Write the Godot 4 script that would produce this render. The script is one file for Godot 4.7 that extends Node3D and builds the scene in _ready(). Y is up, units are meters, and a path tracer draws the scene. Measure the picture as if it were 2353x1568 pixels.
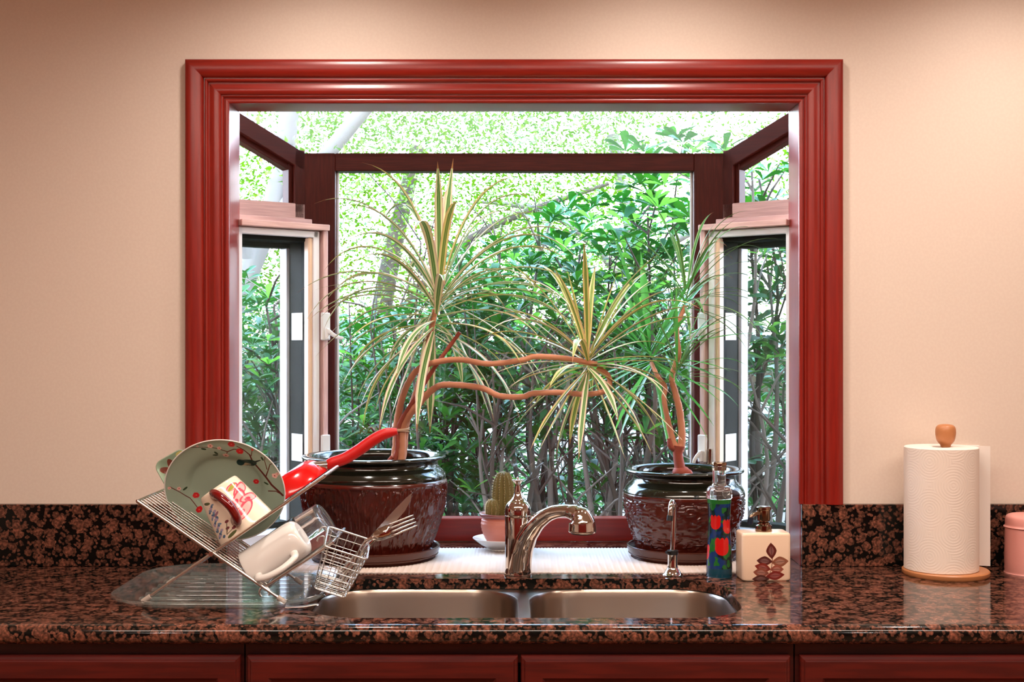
extends Node3D
# A kitchen sink below a cherry-trimmed garden window. Metres, y up; the window wall is the plane z = 0, the room lies at z > 0.

const COUNTER := 0.914          # height of the worktop
const EYE := 1.438              # height of the lens
const BAY_BACK := -0.35         # plane of the picture window of the bay
const MID := 0.005              # the middle of the window in x

var M := {}                     # materials
var taken := {}
var rng := RandomNumberGenerator.new()


# ---------------------------------------------------------------- mesh helpers
class Relief:       # how far a turned surface stands off its profile
	func off(_u: float, _y: float, _r: float) -> float:
		return 0.0


class Scored extends Relief:     # grooves cut into the clay
	var n: FastNoiseLite
	var su := 1.0
	var sv := 1.0
	var amount := 0.003
	var lo := 0.0
	var hi := 1.0
	func off(u: float, y: float, r: float) -> float:
		if r < 0.05: return 0.0
		var fade := smoothstep(lo, lo + 0.02, y) * smoothstep(hi, hi - 0.008, y)
		var v := n.get_noise_3d(cos(u * TAU) * su, sin(u * TAU) * su, y * sv)
		return -amount * fade * smoothstep(0.05, 0.45, absf(v) * 2.0)


class Ringed extends Relief:     # throwing rings
	func off(_u: float, y: float, r: float) -> float:
		return 0.0006 * sin(y * 700.0) if r > 0.03 else 0.0


class Ribbed extends Relief:     # upright ribs
	var ribs := 12
	func off(u: float, _y: float, r: float) -> float:
		return 0.13 * r * cos(u * TAU * ribs)


class Shape:
	var st := SurfaceTool.new()
	var group := 0
	var tall := Vector2.ZERO      # heights at which the print of a turned body ends and begins
	func _init() -> void:
		st.begin(Mesh.PRIMITIVE_TRIANGLES)
	func tri(a: Vector3, b: Vector3, c: Vector3, ua := Vector2.ZERO, ub := Vector2.ZERO, uc := Vector2.ZERO) -> void:  # counter-clockwise seen from outside
		st.set_smooth_group(group)
		st.set_uv(ua); st.add_vertex(a)
		st.set_uv(uc); st.add_vertex(c)
		st.set_uv(ub); st.add_vertex(b)
	func quad(a: Vector3, b: Vector3, c: Vector3, d: Vector3, ua := Vector2.ZERO, ub := Vector2.ZERO, uc := Vector2.ZERO, ud := Vector2.ZERO) -> void:
		tri(a, b, c, ua, ub, uc)
		tri(a, c, d, ua, uc, ud)
	func facet(p: PackedVector3Array, centre: Vector3) -> void:    # a flat face turned away from the centre
		var n := (p[1] - p[0]).cross(p[2] - p[0])
		var mid := Vector3.ZERO
		for v in p: mid += v / p.size()
		var out := n.dot(mid - centre) >= 0.0
		for i in range(1, p.size() - 1):
			if out: tri(p[0], p[i], p[i + 1])
			else: tri(p[0], p[i + 1], p[i])
	func block(o: Vector3, ax: Vector3, ay: Vector3, az: Vector3, ch := 0.0015) -> void:   # chamfered box from corner o along three edges
		group = -1
		var c := o + (ax + ay + az) * 0.5
		var h := [ax * 0.5, ay * 0.5, az * 0.5]
		var cut := []
		for k in 3:
			var l: float = h[k].length()
			cut.append(1.0 - minf(ch, l * 0.8) / maxf(l, 1e-6))
		var v := {}
		for i in 8:
			var s := [1.0 if i & 1 else -1.0, 1.0 if i & 2 else -1.0, 1.0 if i & 4 else -1.0]
			for f in 3:
				var p := c
				for k in 3: p += h[k] * s[k] * (1.0 if k == f else cut[k])
				v[i * 3 + f] = p
		for f in 3:
			var a := 1 << ((f + 1) % 3)
			var b := 1 << ((f + 2) % 3)
			for s in [0, 1 << f]:
				facet(PackedVector3Array([v[s * 3 + f], v[(s | a) * 3 + f], v[(s | a | b) * 3 + f], v[(s | b) * 3 + f]]), c)
			# edges along axis f
			for s in [0, a, b, a | b]:
				var e: int = s | (1 << f)
				var g := (f + 1) % 3
				var q := (f + 2) % 3
				facet(PackedVector3Array([v[s * 3 + g], v[e * 3 + g], v[e * 3 + q], v[s * 3 + q]]), c)
		for i in 8:
			facet(PackedVector3Array([v[i * 3], v[i * 3 + 1], v[i * 3 + 2]]), c)
	func box(centre: Vector3, size: Vector3, ch := 0.0015) -> void:
		block(centre - size * 0.5, Vector3(size.x, 0, 0), Vector3(0, size.y, 0), Vector3(0, 0, size.z), ch)
	func loops(rings: Array, closed := true, start_group := 1, sharp := 40.0) -> void:   # skin over rings of equal count; the rings run so that a, next, up is outward
		var n: int = rings[0].size()
		group = start_group
		for k in rings.size() - 1:
			if k > 0:
				var a: Vector3 = rings[k][0] - rings[k - 1][0]
				var b: Vector3 = rings[k + 1][0] - rings[k][0]
				if a.length() > 1e-6 and b.length() > 1e-6 and rad_to_deg(a.angle_to(b)) > sharp: group += 1
			for i in (n if closed else n - 1):
				var j := (i + 1) % n
				var u0 := float(i) / n
				var u1 := float(i + 1) / n
				var v0 := float(k) / (rings.size() - 1)
				var v1 := float(k + 1) / (rings.size() - 1)
				if tall != Vector2.ZERO:
					v0 = inverse_lerp(tall.x, tall.y, rings[k][0].y)
					v1 = inverse_lerp(tall.x, tall.y, rings[k + 1][0].y)
				quad(rings[k][i], rings[k][j], rings[k + 1][j], rings[k + 1][i], Vector2(u0, 1 - v0), Vector2(u1, 1 - v0), Vector2(u1, 1 - v1), Vector2(u0, 1 - v1))
	func cap(ring: PackedVector3Array, flip := false) -> void:
		group += 1
		var mid := Vector3.ZERO
		for v in ring: mid += v / ring.size()
		for i in ring.size():
			var j := (i + 1) % ring.size()
			if flip: tri(mid, ring[j], ring[i])
			else: tri(mid, ring[i], ring[j])
	func lathe(profile: PackedVector2Array, segs := 48, at := Vector3.ZERO, waves: Relief = null, sharp := 40.0) -> void:   # profile (radius, height) bottom to top
		var rings := []
		for q in profile:
			var ring := PackedVector3Array()
			for i in segs:
				var t := -TAU * i / segs
				var r := q.x
				if waves and r > 0.0: r += waves.off(float(i) / segs, q.y, q.x)
				ring.append(at + Vector3(cos(t) * r, q.y, sin(t) * r))
			rings.append(ring)
		loops(rings, true, group + 1, sharp)
		group += 1
	func tube(path: PackedVector3Array, radii: PackedFloat32Array, segs := 10, caps := true, flat := Vector2.ONE, up := Vector3.UP) -> void:
		var rings := []
		var n := Vector3.ZERO
		for k in path.size():
			var t := (path[mini(k + 1, path.size() - 1)] - path[maxi(k - 1, 0)]).normalized()
			if k == 0:
				n = (up - t * up.dot(t))
				if n.length() < 0.05: n = Vector3.RIGHT - t * t.x
			n = (n - t * n.dot(t)).normalized()
			var b := t.cross(n)
			var r: float = radii[mini(k, radii.size() - 1)]
			var ring := PackedVector3Array()
			for i in segs:
				var f := TAU * i / segs
				ring.append(path[k] + (n * cos(f) * flat.x + b * sin(f) * flat.y) * r)
			rings.append(ring)
		loops(rings, true, group + 1, 180.0)
		if caps:
			cap(rings[0], true)
			cap(rings[-1])
		group += 1
	func rod(a: Vector3, b: Vector3, r: float, segs := 8) -> void:
		tube(PackedVector3Array([a, b]), PackedFloat32Array([r]), segs)
	func ball(c: Vector3, r: Vector3, segs := 20, rings := 10) -> void:
		var p := []
		for k in rings + 1:
			var a := -PI / 2 + PI * k / rings
			var ring := PackedVector3Array()
			for i in segs:
				var t := -TAU * i / segs
				ring.append(c + Vector3(cos(a) * cos(t) * r.x, sin(a) * r.y, cos(a) * sin(t) * r.z))
			p.append(ring)
		loops(p, true, group + 1, 180.0)
		group += 1
	func prism(poly: PackedVector2Array, y0: float, y1: float) -> void:     # a flat polygon in x, z with upright sides
		var cut := Geometry2D.triangulate_polygon(poly)
		group = -1
		for i in range(0, cut.size(), 3):
			var t := [poly[cut[i]], poly[cut[i + 1]], poly[cut[i + 2]]]
			var up: bool = (t[1] - t[0]).cross(t[2] - t[0]) < 0.0
			if not up: t = [t[0], t[2], t[1]]
			tri(Vector3(t[0].x, y1, t[0].y), Vector3(t[1].x, y1, t[1].y), Vector3(t[2].x, y1, t[2].y))
			tri(Vector3(t[0].x, y0, t[0].y), Vector3(t[2].x, y0, t[2].y), Vector3(t[1].x, y0, t[1].y))
	func skirt(line: PackedVector2Array, y0: float, y1: float, closed := true, smooth := 1) -> void:   # upright wall along a line in x, z
		group = smooth
		for i in (line.size() if closed else line.size() - 1):
			var a := line[i]
			var b := line[(i + 1) % line.size()]
			quad(Vector3(a.x, y0, a.y), Vector3(b.x, y0, b.y), Vector3(b.x, y1, b.y), Vector3(a.x, y1, a.y))
	func done() -> ArrayMesh:
		st.generate_normals()
		return st.commit()


func curve(points: PackedVector3Array, steps := 8) -> PackedVector3Array:     # a smooth line through the points
	var out := PackedVector3Array()
	for i in points.size() - 1:
		var a := points[maxi(i - 1, 0)]
		var d := points[mini(i + 2, points.size() - 1)]
		for k in steps:
			out.append(points[i].cubic_interpolate(points[i + 1], a, d, float(k) / steps))
	out.append(points[-1])
	return out


func spread(values: PackedFloat32Array, count: int) -> PackedFloat32Array:    # radii along a curve
	var out := PackedFloat32Array()
	for i in count:
		var f := float(i) / (count - 1) * (values.size() - 1)
		var k := mini(int(f), values.size() - 2)
		out.append(lerpf(values[k], values[k + 1], smoothstep(0, 1, f - k)))
	return out


func spline2(points: PackedVector2Array, steps := 6) -> PackedVector2Array:
	var out := PackedVector2Array()
	for i in points.size() - 1:
		for k in steps:
			out.append(points[i].cubic_interpolate(points[i + 1], points[maxi(i - 1, 0)], points[mini(i + 2, points.size() - 1)], float(k) / steps))
	out.append(points[-1])
	return out


func rounded(w: float, d: float, r: float, per := 8, at := Vector2.ZERO) -> PackedVector2Array:   # rounded rectangle in x, z, clockwise seen from above
	var out := PackedVector2Array()
	var c := [Vector2(w / 2 - r, -d / 2 + r), Vector2(-w / 2 + r, -d / 2 + r), Vector2(-w / 2 + r, d / 2 - r), Vector2(w / 2 - r, d / 2 - r)]
	for k in 4:
		for i in per + 1:
			var a := -PI / 2 * k - PI / 2 * i / per
			out.append(at + c[k] + Vector2(cos(a), sin(a)) * r)
	return out


func ring3(line: PackedVector2Array, y: float) -> PackedVector3Array:
	var out := PackedVector3Array()
	for p in line: out.append(Vector3(p.x, y, p.y))
	return out


# ---------------------------------------------------------------- naming
func numbered(called: String) -> String:
	var n: int = taken.get(called, 0)
	taken[called] = n + 1
	return called if n == 0 else "%s_%03d" % [called, n]


func tag(o: Node3D, label: String, category: String, group := "") -> Node3D:
	o.set_meta("label", label)
	o.set_meta("category", category)
	if group: o.set_meta("group", group)
	return o


func thing(called: String, label: String, category: String, at := Vector3.ZERO, group := "") -> Node3D:
	var o := Node3D.new()
	o.name = numbered(called)
	o.position = at
	add_child(o)
	return tag(o, label, category, group)


func obj(called: String, mesh: Mesh, mat: Material, parent: Node3D = self, world := false) -> MeshInstance3D:    # world: the mesh is in world metres
	var o := MeshInstance3D.new()
	o.mesh = mesh
	o.material_override = mat
	o.name = numbered(called) if parent == self else called
	parent.add_child(o, true)
	if world and parent != self: o.position = -whole(parent)
	return o


func whole(p: Node3D) -> Vector3:      # where an unturned node stands in the scene
	var v := Vector3.ZERO
	var n: Node = p
	while n is Node3D and n != self:
		v += (n as Node3D).position
		n = n.get_parent()
	return v


func struct(called: String, mesh: Mesh, mat: Material, parent: Node3D = self, label := "") -> MeshInstance3D:
	var o := obj(called, mesh, mat, parent, true)
	if parent == self:
		o.set_meta("kind", "structure")
		if label: o.set_meta("label", label)
	return o


# ---------------------------------------------------------------- materials
func mat(called: String, color: Color, rough := 0.5, metal := 0.0, spec := 0.5) -> StandardMaterial3D:
	var m := StandardMaterial3D.new()
	m.resource_name = called
	m.albedo_color = color
	m.roughness = rough
	m.metallic = metal
	m.metallic_specular = spec
	M[called] = m
	return m


func noise(freq: float, kind := FastNoiseLite.TYPE_SIMPLEX_SMOOTH, octaves := 3, sd := 1) -> FastNoiseLite:
	var n := FastNoiseLite.new()
	n.noise_type = kind
	n.frequency = freq
	n.seed = sd
	n.fractal_octaves = octaves
	if octaves <= 1: n.fractal_type = FastNoiseLite.FRACTAL_NONE
	return n


func picture(im: Image) -> ImageTexture:
	return ImageTexture.create_from_image(im)


func two_tone(n: FastNoiseLite, size: int, a: Color, b: Color, lo := 0.25, hi := 0.75) -> ImageTexture:
	var d := n.get_seamless_image(size, size).get_data()
	var out := PackedByteArray()
	out.resize(size * size * 3)
	for i in size * size:
		var t := smoothstep(lo, hi, d[i] / 255.0)
		out[i * 3] = int(lerpf(a.r, b.r, t) * 255)
		out[i * 3 + 1] = int(lerpf(a.g, b.g, t) * 255)
		out[i * 3 + 2] = int(lerpf(a.b, b.b, t) * 255)
	return picture(Image.create_from_data(size, size, false, Image.FORMAT_RGB8, out))


func world_mapped(m: StandardMaterial3D, tex: Texture2D, scale: Vector3) -> StandardMaterial3D:
	m.albedo_texture = tex
	m.uv1_triplanar = true
	m.uv1_world_triplanar = true
	m.uv1_scale = scale
	m.uv1_triplanar_sharpness = 4.0
	return m


func granite() -> ImageTexture:
	var size := 1024
	var big := noise(0.046, FastNoiseLite.TYPE_CELLULAR, 1, 4)
	big.cellular_return_type = FastNoiseLite.RETURN_DISTANCE
	var which := noise(0.046, FastNoiseLite.TYPE_CELLULAR, 1, 4)
	which.cellular_return_type = FastNoiseLite.RETURN_CELL_VALUE
	var small := noise(0.125, FastNoiseLite.TYPE_CELLULAR, 1, 9)
	small.cellular_return_type = FastNoiseLite.RETURN_DISTANCE
	var pick := noise(0.125, FastNoiseLite.TYPE_CELLULAR, 1, 9)
	pick.cellular_return_type = FastNoiseLite.RETURN_CELL_VALUE
	var fine := noise(0.11, FastNoiseLite.TYPE_SIMPLEX_SMOOTH, 3, 12)
	var d := []
	for n in [big, which, small, pick, fine]:
		d.append((n as FastNoiseLite).get_seamless_image(size, size, false, false, 0.06).get_data())
	var a: PackedByteArray = d[0]
	var b: PackedByteArray = d[1]
	var c: PackedByteArray = d[2]
	var e: PackedByteArray = d[3]
	var f: PackedByteArray = d[4]
	var out := PackedByteArray()
	out.resize(size * size * 3)
	for i in size * size:
		var g := (f[i] - 128) / 128.0
		var reach := 40.0 + b[i] * 0.42 + g * 26.0
		var t := smoothstep(reach + 9.0, reach - 9.0, float(a[i])) * (0.62 + 0.38 * b[i] / 255.0)
		if t > 0.2 and a[i] > reach * 0.62 and a[i] < reach * 0.8: t *= 0.72
		if e[i] > 118:
			t = maxf(t, smoothstep(112.0 + g * 50.0, 84.0 + g * 50.0, float(c[i])) * (0.35 + 0.55 * e[i] / 255.0))
		t *= 0.86 + 0.3 * g
		var s := 1.0 + 0.25 * g
		out[i * 3] = clampi(int(lerpf(13, 134, t) * s), 0, 255)
		out[i * 3 + 1] = clampi(int(lerpf(14, 80, t) * s), 0, 255)
		out[i * 3 + 2] = clampi(int(lerpf(12, 62, t) * s), 0, 255)
	return picture(Image.create_from_data(size, size, false, Image.FORMAT_RGB8, out))


func dot(im: Image, x: float, y: float, rx: float, ry: float, c: Color, turn := 0.0, blend := 1.0) -> void:
	var r := int(maxf(rx, ry)) + 1
	for j in range(maxi(0, int(y) - r), mini(im.get_height(), int(y) + r + 1)):
		for i in range(maxi(0, int(x) - r), mini(im.get_width(), int(x) + r + 1)):
			var p := Vector2(i - x, j - y).rotated(-turn)
			if p.x * p.x / (rx * rx) + p.y * p.y / (ry * ry) <= 1.0:
				im.set_pixel(i, j, im.get_pixel(i, j).lerp(c, blend))


func petal(im: Image, x: float, y: float, rx: float, ry: float, c: Color, turn := 0.0) -> void:      # a pointed leaf
	var r := int(rx) + 2
	for j in range(maxi(0, int(y) - r), mini(im.get_height(), int(y) + r + 1)):
		for i in range(maxi(0, int(x) - r), mini(im.get_width(), int(x) + r + 1)):
			var p := Vector2(i - x, j - y).rotated(-turn) / Vector2(rx, ry)
			if absf(p.x) <= 1.0 and absf(p.y) <= 1.0 - pow(absf(p.x), 1.6): im.set_pixel(i, j, c)


func stroke(im: Image, pts: Array, w: float, c: Color, w2 := -1.0) -> void:
	var n := pts.size() - 1
	for k in n:
		var a: Vector2 = pts[k]
		var b: Vector2 = pts[k + 1]
		var m := maxi(2, int(a.distance_to(b) / 1.2))
		for i in m + 1:
			var q := a.lerp(b, float(i) / m)
			var ww := w if w2 < 0 else lerpf(w, w2, (k + float(i) / m) / n)
			dot(im, q.x, q.y, ww, ww, c)


func make_materials() -> void:
	var g := granite()
	world_mapped(mat("granite", Color.WHITE, 0.09, 0.0, 0.38), g, Vector3(0.95, 0.95, 0.95))
	var streak := noise(0.02, FastNoiseLite.TYPE_SIMPLEX_SMOOTH, 5, 3)
	var cherry := two_tone(streak, 512, Color8(128, 22, 11), Color8(140, 27, 14))
	var w := world_mapped(mat("cherry_upright", Color.WHITE, 0.32), cherry, Vector3(9, 0.55, 9))
	w.clearcoat_enabled = true; w.clearcoat = 0.25; w.clearcoat_roughness = 0.25
	w = world_mapped(mat("cherry_level", Color.WHITE, 0.32), cherry, Vector3(0.55, 9, 9))
	w.clearcoat_enabled = true; w.clearcoat = 0.25; w.clearcoat_roughness = 0.25
	var cab := two_tone(streak, 512, Color8(70, 14, 10), Color8(86, 20, 13))
	world_mapped(mat("cabinet_wood", Color.WHITE, 0.38), cab, Vector3(0.5, 7, 7))
	world_mapped(mat("cabinet_frame", Color8(190, 170, 160), 0.45), cab, Vector3(0.5, 7, 7))
	# the bay's cherry, darkened: the shade on it is put into the colour
	var shaded_cherry := two_tone(noise(0.03, FastNoiseLite.TYPE_SIMPLEX_SMOOTH, 5, 8), 512, Color8(62, 18, 10), Color8(74, 23, 14))
	w = world_mapped(mat("shaded_wood_level", Color.WHITE, 0.45, 0.0, 0.3), shaded_cherry, Vector3(0.7, 10, 0.7))
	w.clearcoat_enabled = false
	w = world_mapped(mat("shaded_wood_upright", Color.WHITE, 0.45, 0.0, 0.3), shaded_cherry, Vector3(10, 0.7, 10))
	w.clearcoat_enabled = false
	var daylit := two_tone(noise(0.03, FastNoiseLite.TYPE_SIMPLEX_SMOOTH, 5, 18), 512, Color8(208, 168, 162), Color8(226, 190, 182))  # paler copy of the bay cherry, daylight on ledges painted into its colour
	world_mapped(mat("daylit_level", Color.WHITE, 0.4), daylit, Vector3(0.7, 10, 0.7))
	world_mapped(mat("daylit_upright", Color.WHITE, 0.4), daylit, Vector3(10, 0.7, 10))
	var plaster := two_tone(noise(0.2, FastNoiseLite.TYPE_SIMPLEX, 3, 5), 256, Color8(227, 207, 191), Color8(230, 211, 195))
	world_mapped(mat("wall_paint", Color.WHITE, 0.55, 0.0, 0.35), plaster, Vector3(2, 2, 2))
	mat("ceiling_paint", Color8(236, 230, 220), 0.9)
	world_mapped(mat("floor_wood", Color.WHITE, 0.35), two_tone(streak, 256, Color8(120, 76, 46), Color8(160, 108, 70)), Vector3(0.6, 1, 6))
	mat("white_paint", Color8(238, 240, 246), 0.35)
	mat("white_plastic", Color8(228, 226, 222), 0.35)
	mat("reveal_paint", Color8(24, 26, 21), 0.7, 0.0, 0.3)
	mat("glass", Color(0.1, 0.12, 0.11, 0.01), 0.0, 0.0, 0.45).transparency = BaseMaterial3D.TRANSPARENCY_ALPHA
	var milky := mat("milky_glass", Color(0.93, 0.97, 0.95, 0.17), 0.6, 0.0, 0.3)  # whole pane evenly tinted a translucent white
	milky.transparency = BaseMaterial3D.TRANSPARENCY_ALPHA
	var mesh := mat("insect_screen", Color(0.30, 0.33, 0.31, 0.16), 0.8, 0.0, 0.2)
	mesh.transparency = BaseMaterial3D.TRANSPARENCY_ALPHA
	mat("steel", Color8(178, 160, 146), 0.3, 1.0)
	M.steel.anisotropy_enabled = true
	M.steel.anisotropy = -0.75
	mat("chrome", Color8(214, 208, 202), 0.06, 1.0)
	mat("wire_chrome", Color8(222, 218, 212), 0.26, 1.0)
	mat("black_rubber", Color8(18, 18, 18), 0.5)
	mat("grey_rubber", Color8(176, 160, 148), 0.5)
	var clear := mat("clear_plastic", Color(0.7, 0.78, 0.75, 0.10), 0.08)
	clear.transparency = BaseMaterial3D.TRANSPARENCY_ALPHA
	var jar := mat("jar_glass", Color(1, 1, 1, 0.03), 0.0)
	jar.transparency = BaseMaterial3D.TRANSPARENCY_ALPHA
	jar.refraction_enabled = true
	jar.refraction_scale = 0.05
	mat("pot_brown", Color8(74, 22, 13), 0.16, 0.0, 0.6)
	mat("pot_dark", Color8(26, 26, 18), 0.1, 0.0, 0.6)
	mat("saucer_brown", Color8(72, 34, 24), 0.2, 0.0, 0.55)
	mat("soil", Color8(52, 36, 26), 0.95)
	mat("pale_mat", Color8(206, 186, 174), 0.75)
	mat("white_china", Color8(230, 224, 218), 0.12, 0.0, 0.55)
	mat("red_enamel", Color8(200, 14, 12), 0.16, 0.0, 0.55)
	mat("red_handle", Color8(196, 16, 14), 0.42)
	mat("black_china", Color8(14, 16, 14), 0.15)
	mat("mug_red", Color8(112, 10, 10), 0.12, 0.0, 0.6)
	mat("cane", Color8(188, 124, 92), 0.7)
	mat("cane_red", Color8(142, 62, 44), 0.75)
	mat("twine", Color8(196, 160, 130), 0.8)
	mat("terracotta", Color8(196, 118, 98), 0.45)
	mat("dull_red", Color8(138, 82, 76), 0.3)
	mat("cactus", Color8(112, 96, 48), 0.7)
	mat("spines", Color8(212, 184, 130), 0.6)
	mat("cream_china", Color8(236, 204, 176), 0.3)
	mat("gunmetal", Color8(150, 128, 108), 0.14, 1.0)
	mat("dark_blue", Color8(14, 26, 44), 0.35)
	mat("bamboo", Color8(186, 120, 74), 0.4)
	mat("pink_china", Color8(222, 150, 140), 0.4)
	mat("bark", Color8(74, 63, 55), 0.85)
	mat("pale_bark", Color8(122, 113, 107), 0.85)
	world_mapped(mat("earth", Color.WHITE, 0.95), two_tone(noise(0.05, FastNoiseLite.TYPE_SIMPLEX, 4, 6), 256, Color8(40, 34, 26), Color8(74, 64, 46)), Vector3(0.8, 0.8, 0.8))
	mat("outside_paint", Color8(196, 188, 176), 0.8)
	mat("lamp_glow", Color8(255, 214, 160), 0.5)
	M.lamp_glow.emission_enabled = true
	M.lamp_glow.emission = Color8(255, 196, 130)
	M.lamp_glow.emission_energy_multiplier = 3.0
	# leaves
	for k in 4:
		var l := mat("hedge_leaf_%d" % k, [Color8(48, 96, 50), Color8(60, 112, 54), Color8(40, 86, 52), Color8(78, 126, 54)][k], 0.38, 0.0, 0.5)
		l.backlight_enabled = true
		l.backlight = Color(0.5, 0.75, 0.25)
	var many := mat("many_leaves", Color.WHITE, 0.42)
	many.vertex_color_use_as_albedo = true
	many.backlight_enabled = true
	many.backlight = Color(0.55, 0.75, 0.25)
	for k in 3:
		var im := Image.create(64, 128, false, Image.FORMAT_RGB8)
		var edge: Color = [Color8(226, 188, 180), Color8(226, 186, 140), Color8(130, 160, 104)][k]
		var cream: Color = [Color8(234, 228, 188), Color8(236, 218, 146), Color8(120, 164, 96)][k]
		var green: Color = [Color8(84, 132, 64), Color8(112, 142, 62), Color8(66, 124, 62)][k]
		for y in 128:
			for x in 64:
				var s := absf(x - 31.5) / 32.0
				var c: Color = green if s < 0.42 else cream if s < 0.78 else edge
				if k < 2 and s < 0.1: c = c.lerp(cream, 0.35)
				if y < 9: c = Color8(150, 100, 56)
				im.set_pixel(x, y, c)
		var l := mat("strap_leaf_%d" % k, Color.WHITE, 0.45)
		l.albedo_texture = picture(im)
		l.texture_repeat = false
		l.backlight_enabled = true
		l.backlight = Color(0.4, 0.4, 0.25)
	var dark := mat("green_strap_leaf", Color8(52, 120, 48), 0.35)
	dark.backlight_enabled = true
	dark.backlight = Color(0.35, 0.6, 0.25)


# ---------------------------------------------------------------- the room
func frame_sweep(profile: PackedVector2Array, a: Vector3, b: Vector3, out: Vector3, miter_a: float, miter_b: float) -> ArrayMesh:
	# a moulding from a to b: profile (distance outward along «out», height off the wall in +z); its ends run on by miter * distance
	var s := Shape.new()
	var dir := (b - a).normalized()
	var rings := []
	for e in 2:
		var ring := PackedVector3Array()
		for q in profile:
			var p := (a if e == 0 else b) + out * q.x + Vector3(0, 0, q.y)
			p += dir * (q.x * (-miter_a if e == 0 else miter_b))
			ring.append(p)
		rings.append(ring)
	s.group = 1
	var centre := (a + b) * 0.5 + out * 0.05
	for i in profile.size() - 1:
		var pa: Vector3 = rings[0][i]
		var pb: Vector3 = rings[1][i]
		var pc: Vector3 = rings[1][i + 1]
		var pd: Vector3 = rings[0][i + 1]
		if i > 0 and (profile[i] - profile[i - 1]).angle_to(profile[i + 1] - profile[i]) > 0.9 or i > 0 and (profile[i] - profile[i - 1]).angle_to(profile[i + 1] - profile[i]) < -0.9: s.group += 1
		if (pb - pa).cross(pc - pa).dot((pa + pc) * 0.5 - (centre + Vector3(0, 0, -0.1))) > 0: s.quad(pa, pb, pc, pd)
		else: s.quad(pd, pc, pb, pa)
	s.group = -1
	s.facet(rings[0], centre)
	s.facet(rings[1], centre)
	return s.done()


func build_room() -> void:
	var s := Shape.new()
	# the window wall with its opening
	s.box(Vector3(-1.8425, 1.22, -0.06), Vector3(2.315, 2.44, 0.12), 0.0)
	s.box(Vector3(1.8475, 1.22, -0.06), Vector3(2.305, 2.44, 0.12), 0.0)
	s.box(Vector3(MID, 2.226, -0.06), Vector3(1.38, 0.428, 0.12), 0.0)
	s.box(Vector3(MID, 0.43, -0.06), Vector3(1.38, 0.86, 0.12), 0.0)
	struct("wall_back", s.done(), M.wall_paint)
	s = Shape.new(); s.box(Vector3(-3.06, 1.22, 2.5), Vector3(0.12, 2.44, 5.24), 0.0)
	struct("wall_left", s.done(), M.wall_paint)
	s = Shape.new(); s.box(Vector3(3.06, 1.22, 2.5), Vector3(0.12, 2.44, 5.24), 0.0)
	struct("wall_right", s.done(), M.wall_paint)
	s = Shape.new(); s.box(Vector3(0, 1.22, 5.06), Vector3(6.0, 2.44, 0.12), 0.0)
	struct("wall_front", s.done(), M.cherry_upright)
	s = Shape.new(); s.box(Vector3(0, -0.05, 2.5), Vector3(6.24, 0.1, 5.24), 0.0)
	struct("floor", s.done(), M.floor_wood)
	s = Shape.new(); s.box(Vector3(0, 2.49, 2.5), Vector3(6.24, 0.1, 5.24), 0.0)
	struct("ceiling", s.done(), M.ceiling_paint)
	s = Shape.new(); s.box(Vector3(0, 2.69, 2.2), Vector3(7.0, 0.28, 6.0), 0.0)
	struct("roof", s.done(), M.outside_paint)
	# casing round the opening, mitred
	var prof := PackedVector2Array([Vector2(0, 0), Vector2(0, 0.009), Vector2(0.001, 0.0105), Vector2(0.007, 0.011), Vector2(0.0085, 0.0105), Vector2(0.0095, 0.007), Vector2(0.012, 0.0065), Vector2(0.013, 0.010), Vector2(0.016, 0.0115), Vector2(0.0175, 0.0095), Vector2(0.0185, 0.0095), Vector2(0.020, 0.0125)])
	prof.append_array(PackedVector2Array([Vector2(0.028, 0.0155), Vector2(0.036, 0.0150), Vector2(0.042, 0.0120), Vector2(0.047, 0.0120), Vector2(0.049, 0.0165), Vector2(0.052, 0.0180), Vector2(0.055, 0.0165), Vector2(0.0555, 0.0135), Vector2(0.058, 0.0135), Vector2(0.059, 0.0175), Vector2(0.064, 0.0215), Vector2(0.072, 0.0245), Vector2(0.082, 0.0255), Vector2(0.092, 0.0245), Vector2(0.098, 0.0220), Vector2(0.1, 0.0195), Vector2(0.1, 0)]))
	var half := 0.664
	var top := 1.9926
	var foot := COUNTER + 0.144
	struct("trim_1", frame_sweep(prof, Vector3(MID - half, foot, 0), Vector3(MID - half, top, 0), Vector3.LEFT, 0, 1), M.cherry_upright, self, "left upright cherry casing of the garden window opening")
	struct("trim_2", frame_sweep(prof, Vector3(MID + half, foot, 0), Vector3(MID + half, top, 0), Vector3.RIGHT, 0, 1), M.cherry_upright, self, "right upright cherry casing of the garden window opening")
	struct("trim_3", frame_sweep(prof, Vector3(MID - half, top, 0), Vector3(MID + half, top, 0), Vector3.UP, 1, 1), M.cherry_level, self, "top cherry casing across the garden window opening")
	# jambs
	for k in 2:
		var sx := -1.0 if k == 0 else 1.0
		s = Shape.new()
		s.box(Vector3(MID + sx * (half + 0.012), (COUNTER + top + 0.02) / 2, -0.0575), Vector3(0.018, top + 0.02 - COUNTER, 0.125), 0.001)
		struct("trim_%d" % (4 + k), s.done(), M.cherry_upright, self, ["left", "right"][k] + " cherry jamb board lining the window opening")
	s = Shape.new()
	s.box(Vector3(MID, top + 0.012, -0.0575), Vector3(half * 2 + 0.006, 0.018, 0.125), 0.001)
	struct("trim_6", s.done(), M.cherry_level, self, "cherry head board lining the top of the window opening")


# ---------------------------------------------------------------- the bay
func bay(sx: float, u: float, y: float, p: float) -> Vector3:   # on the slanting side of the bay: u from the far corner towards the room, p inward
	return Vector3(MID + sx * (0.545 - 0.643 * p + 0.766 * u), y, BAY_BACK + 0.766 * p + 0.643 * u)


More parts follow.
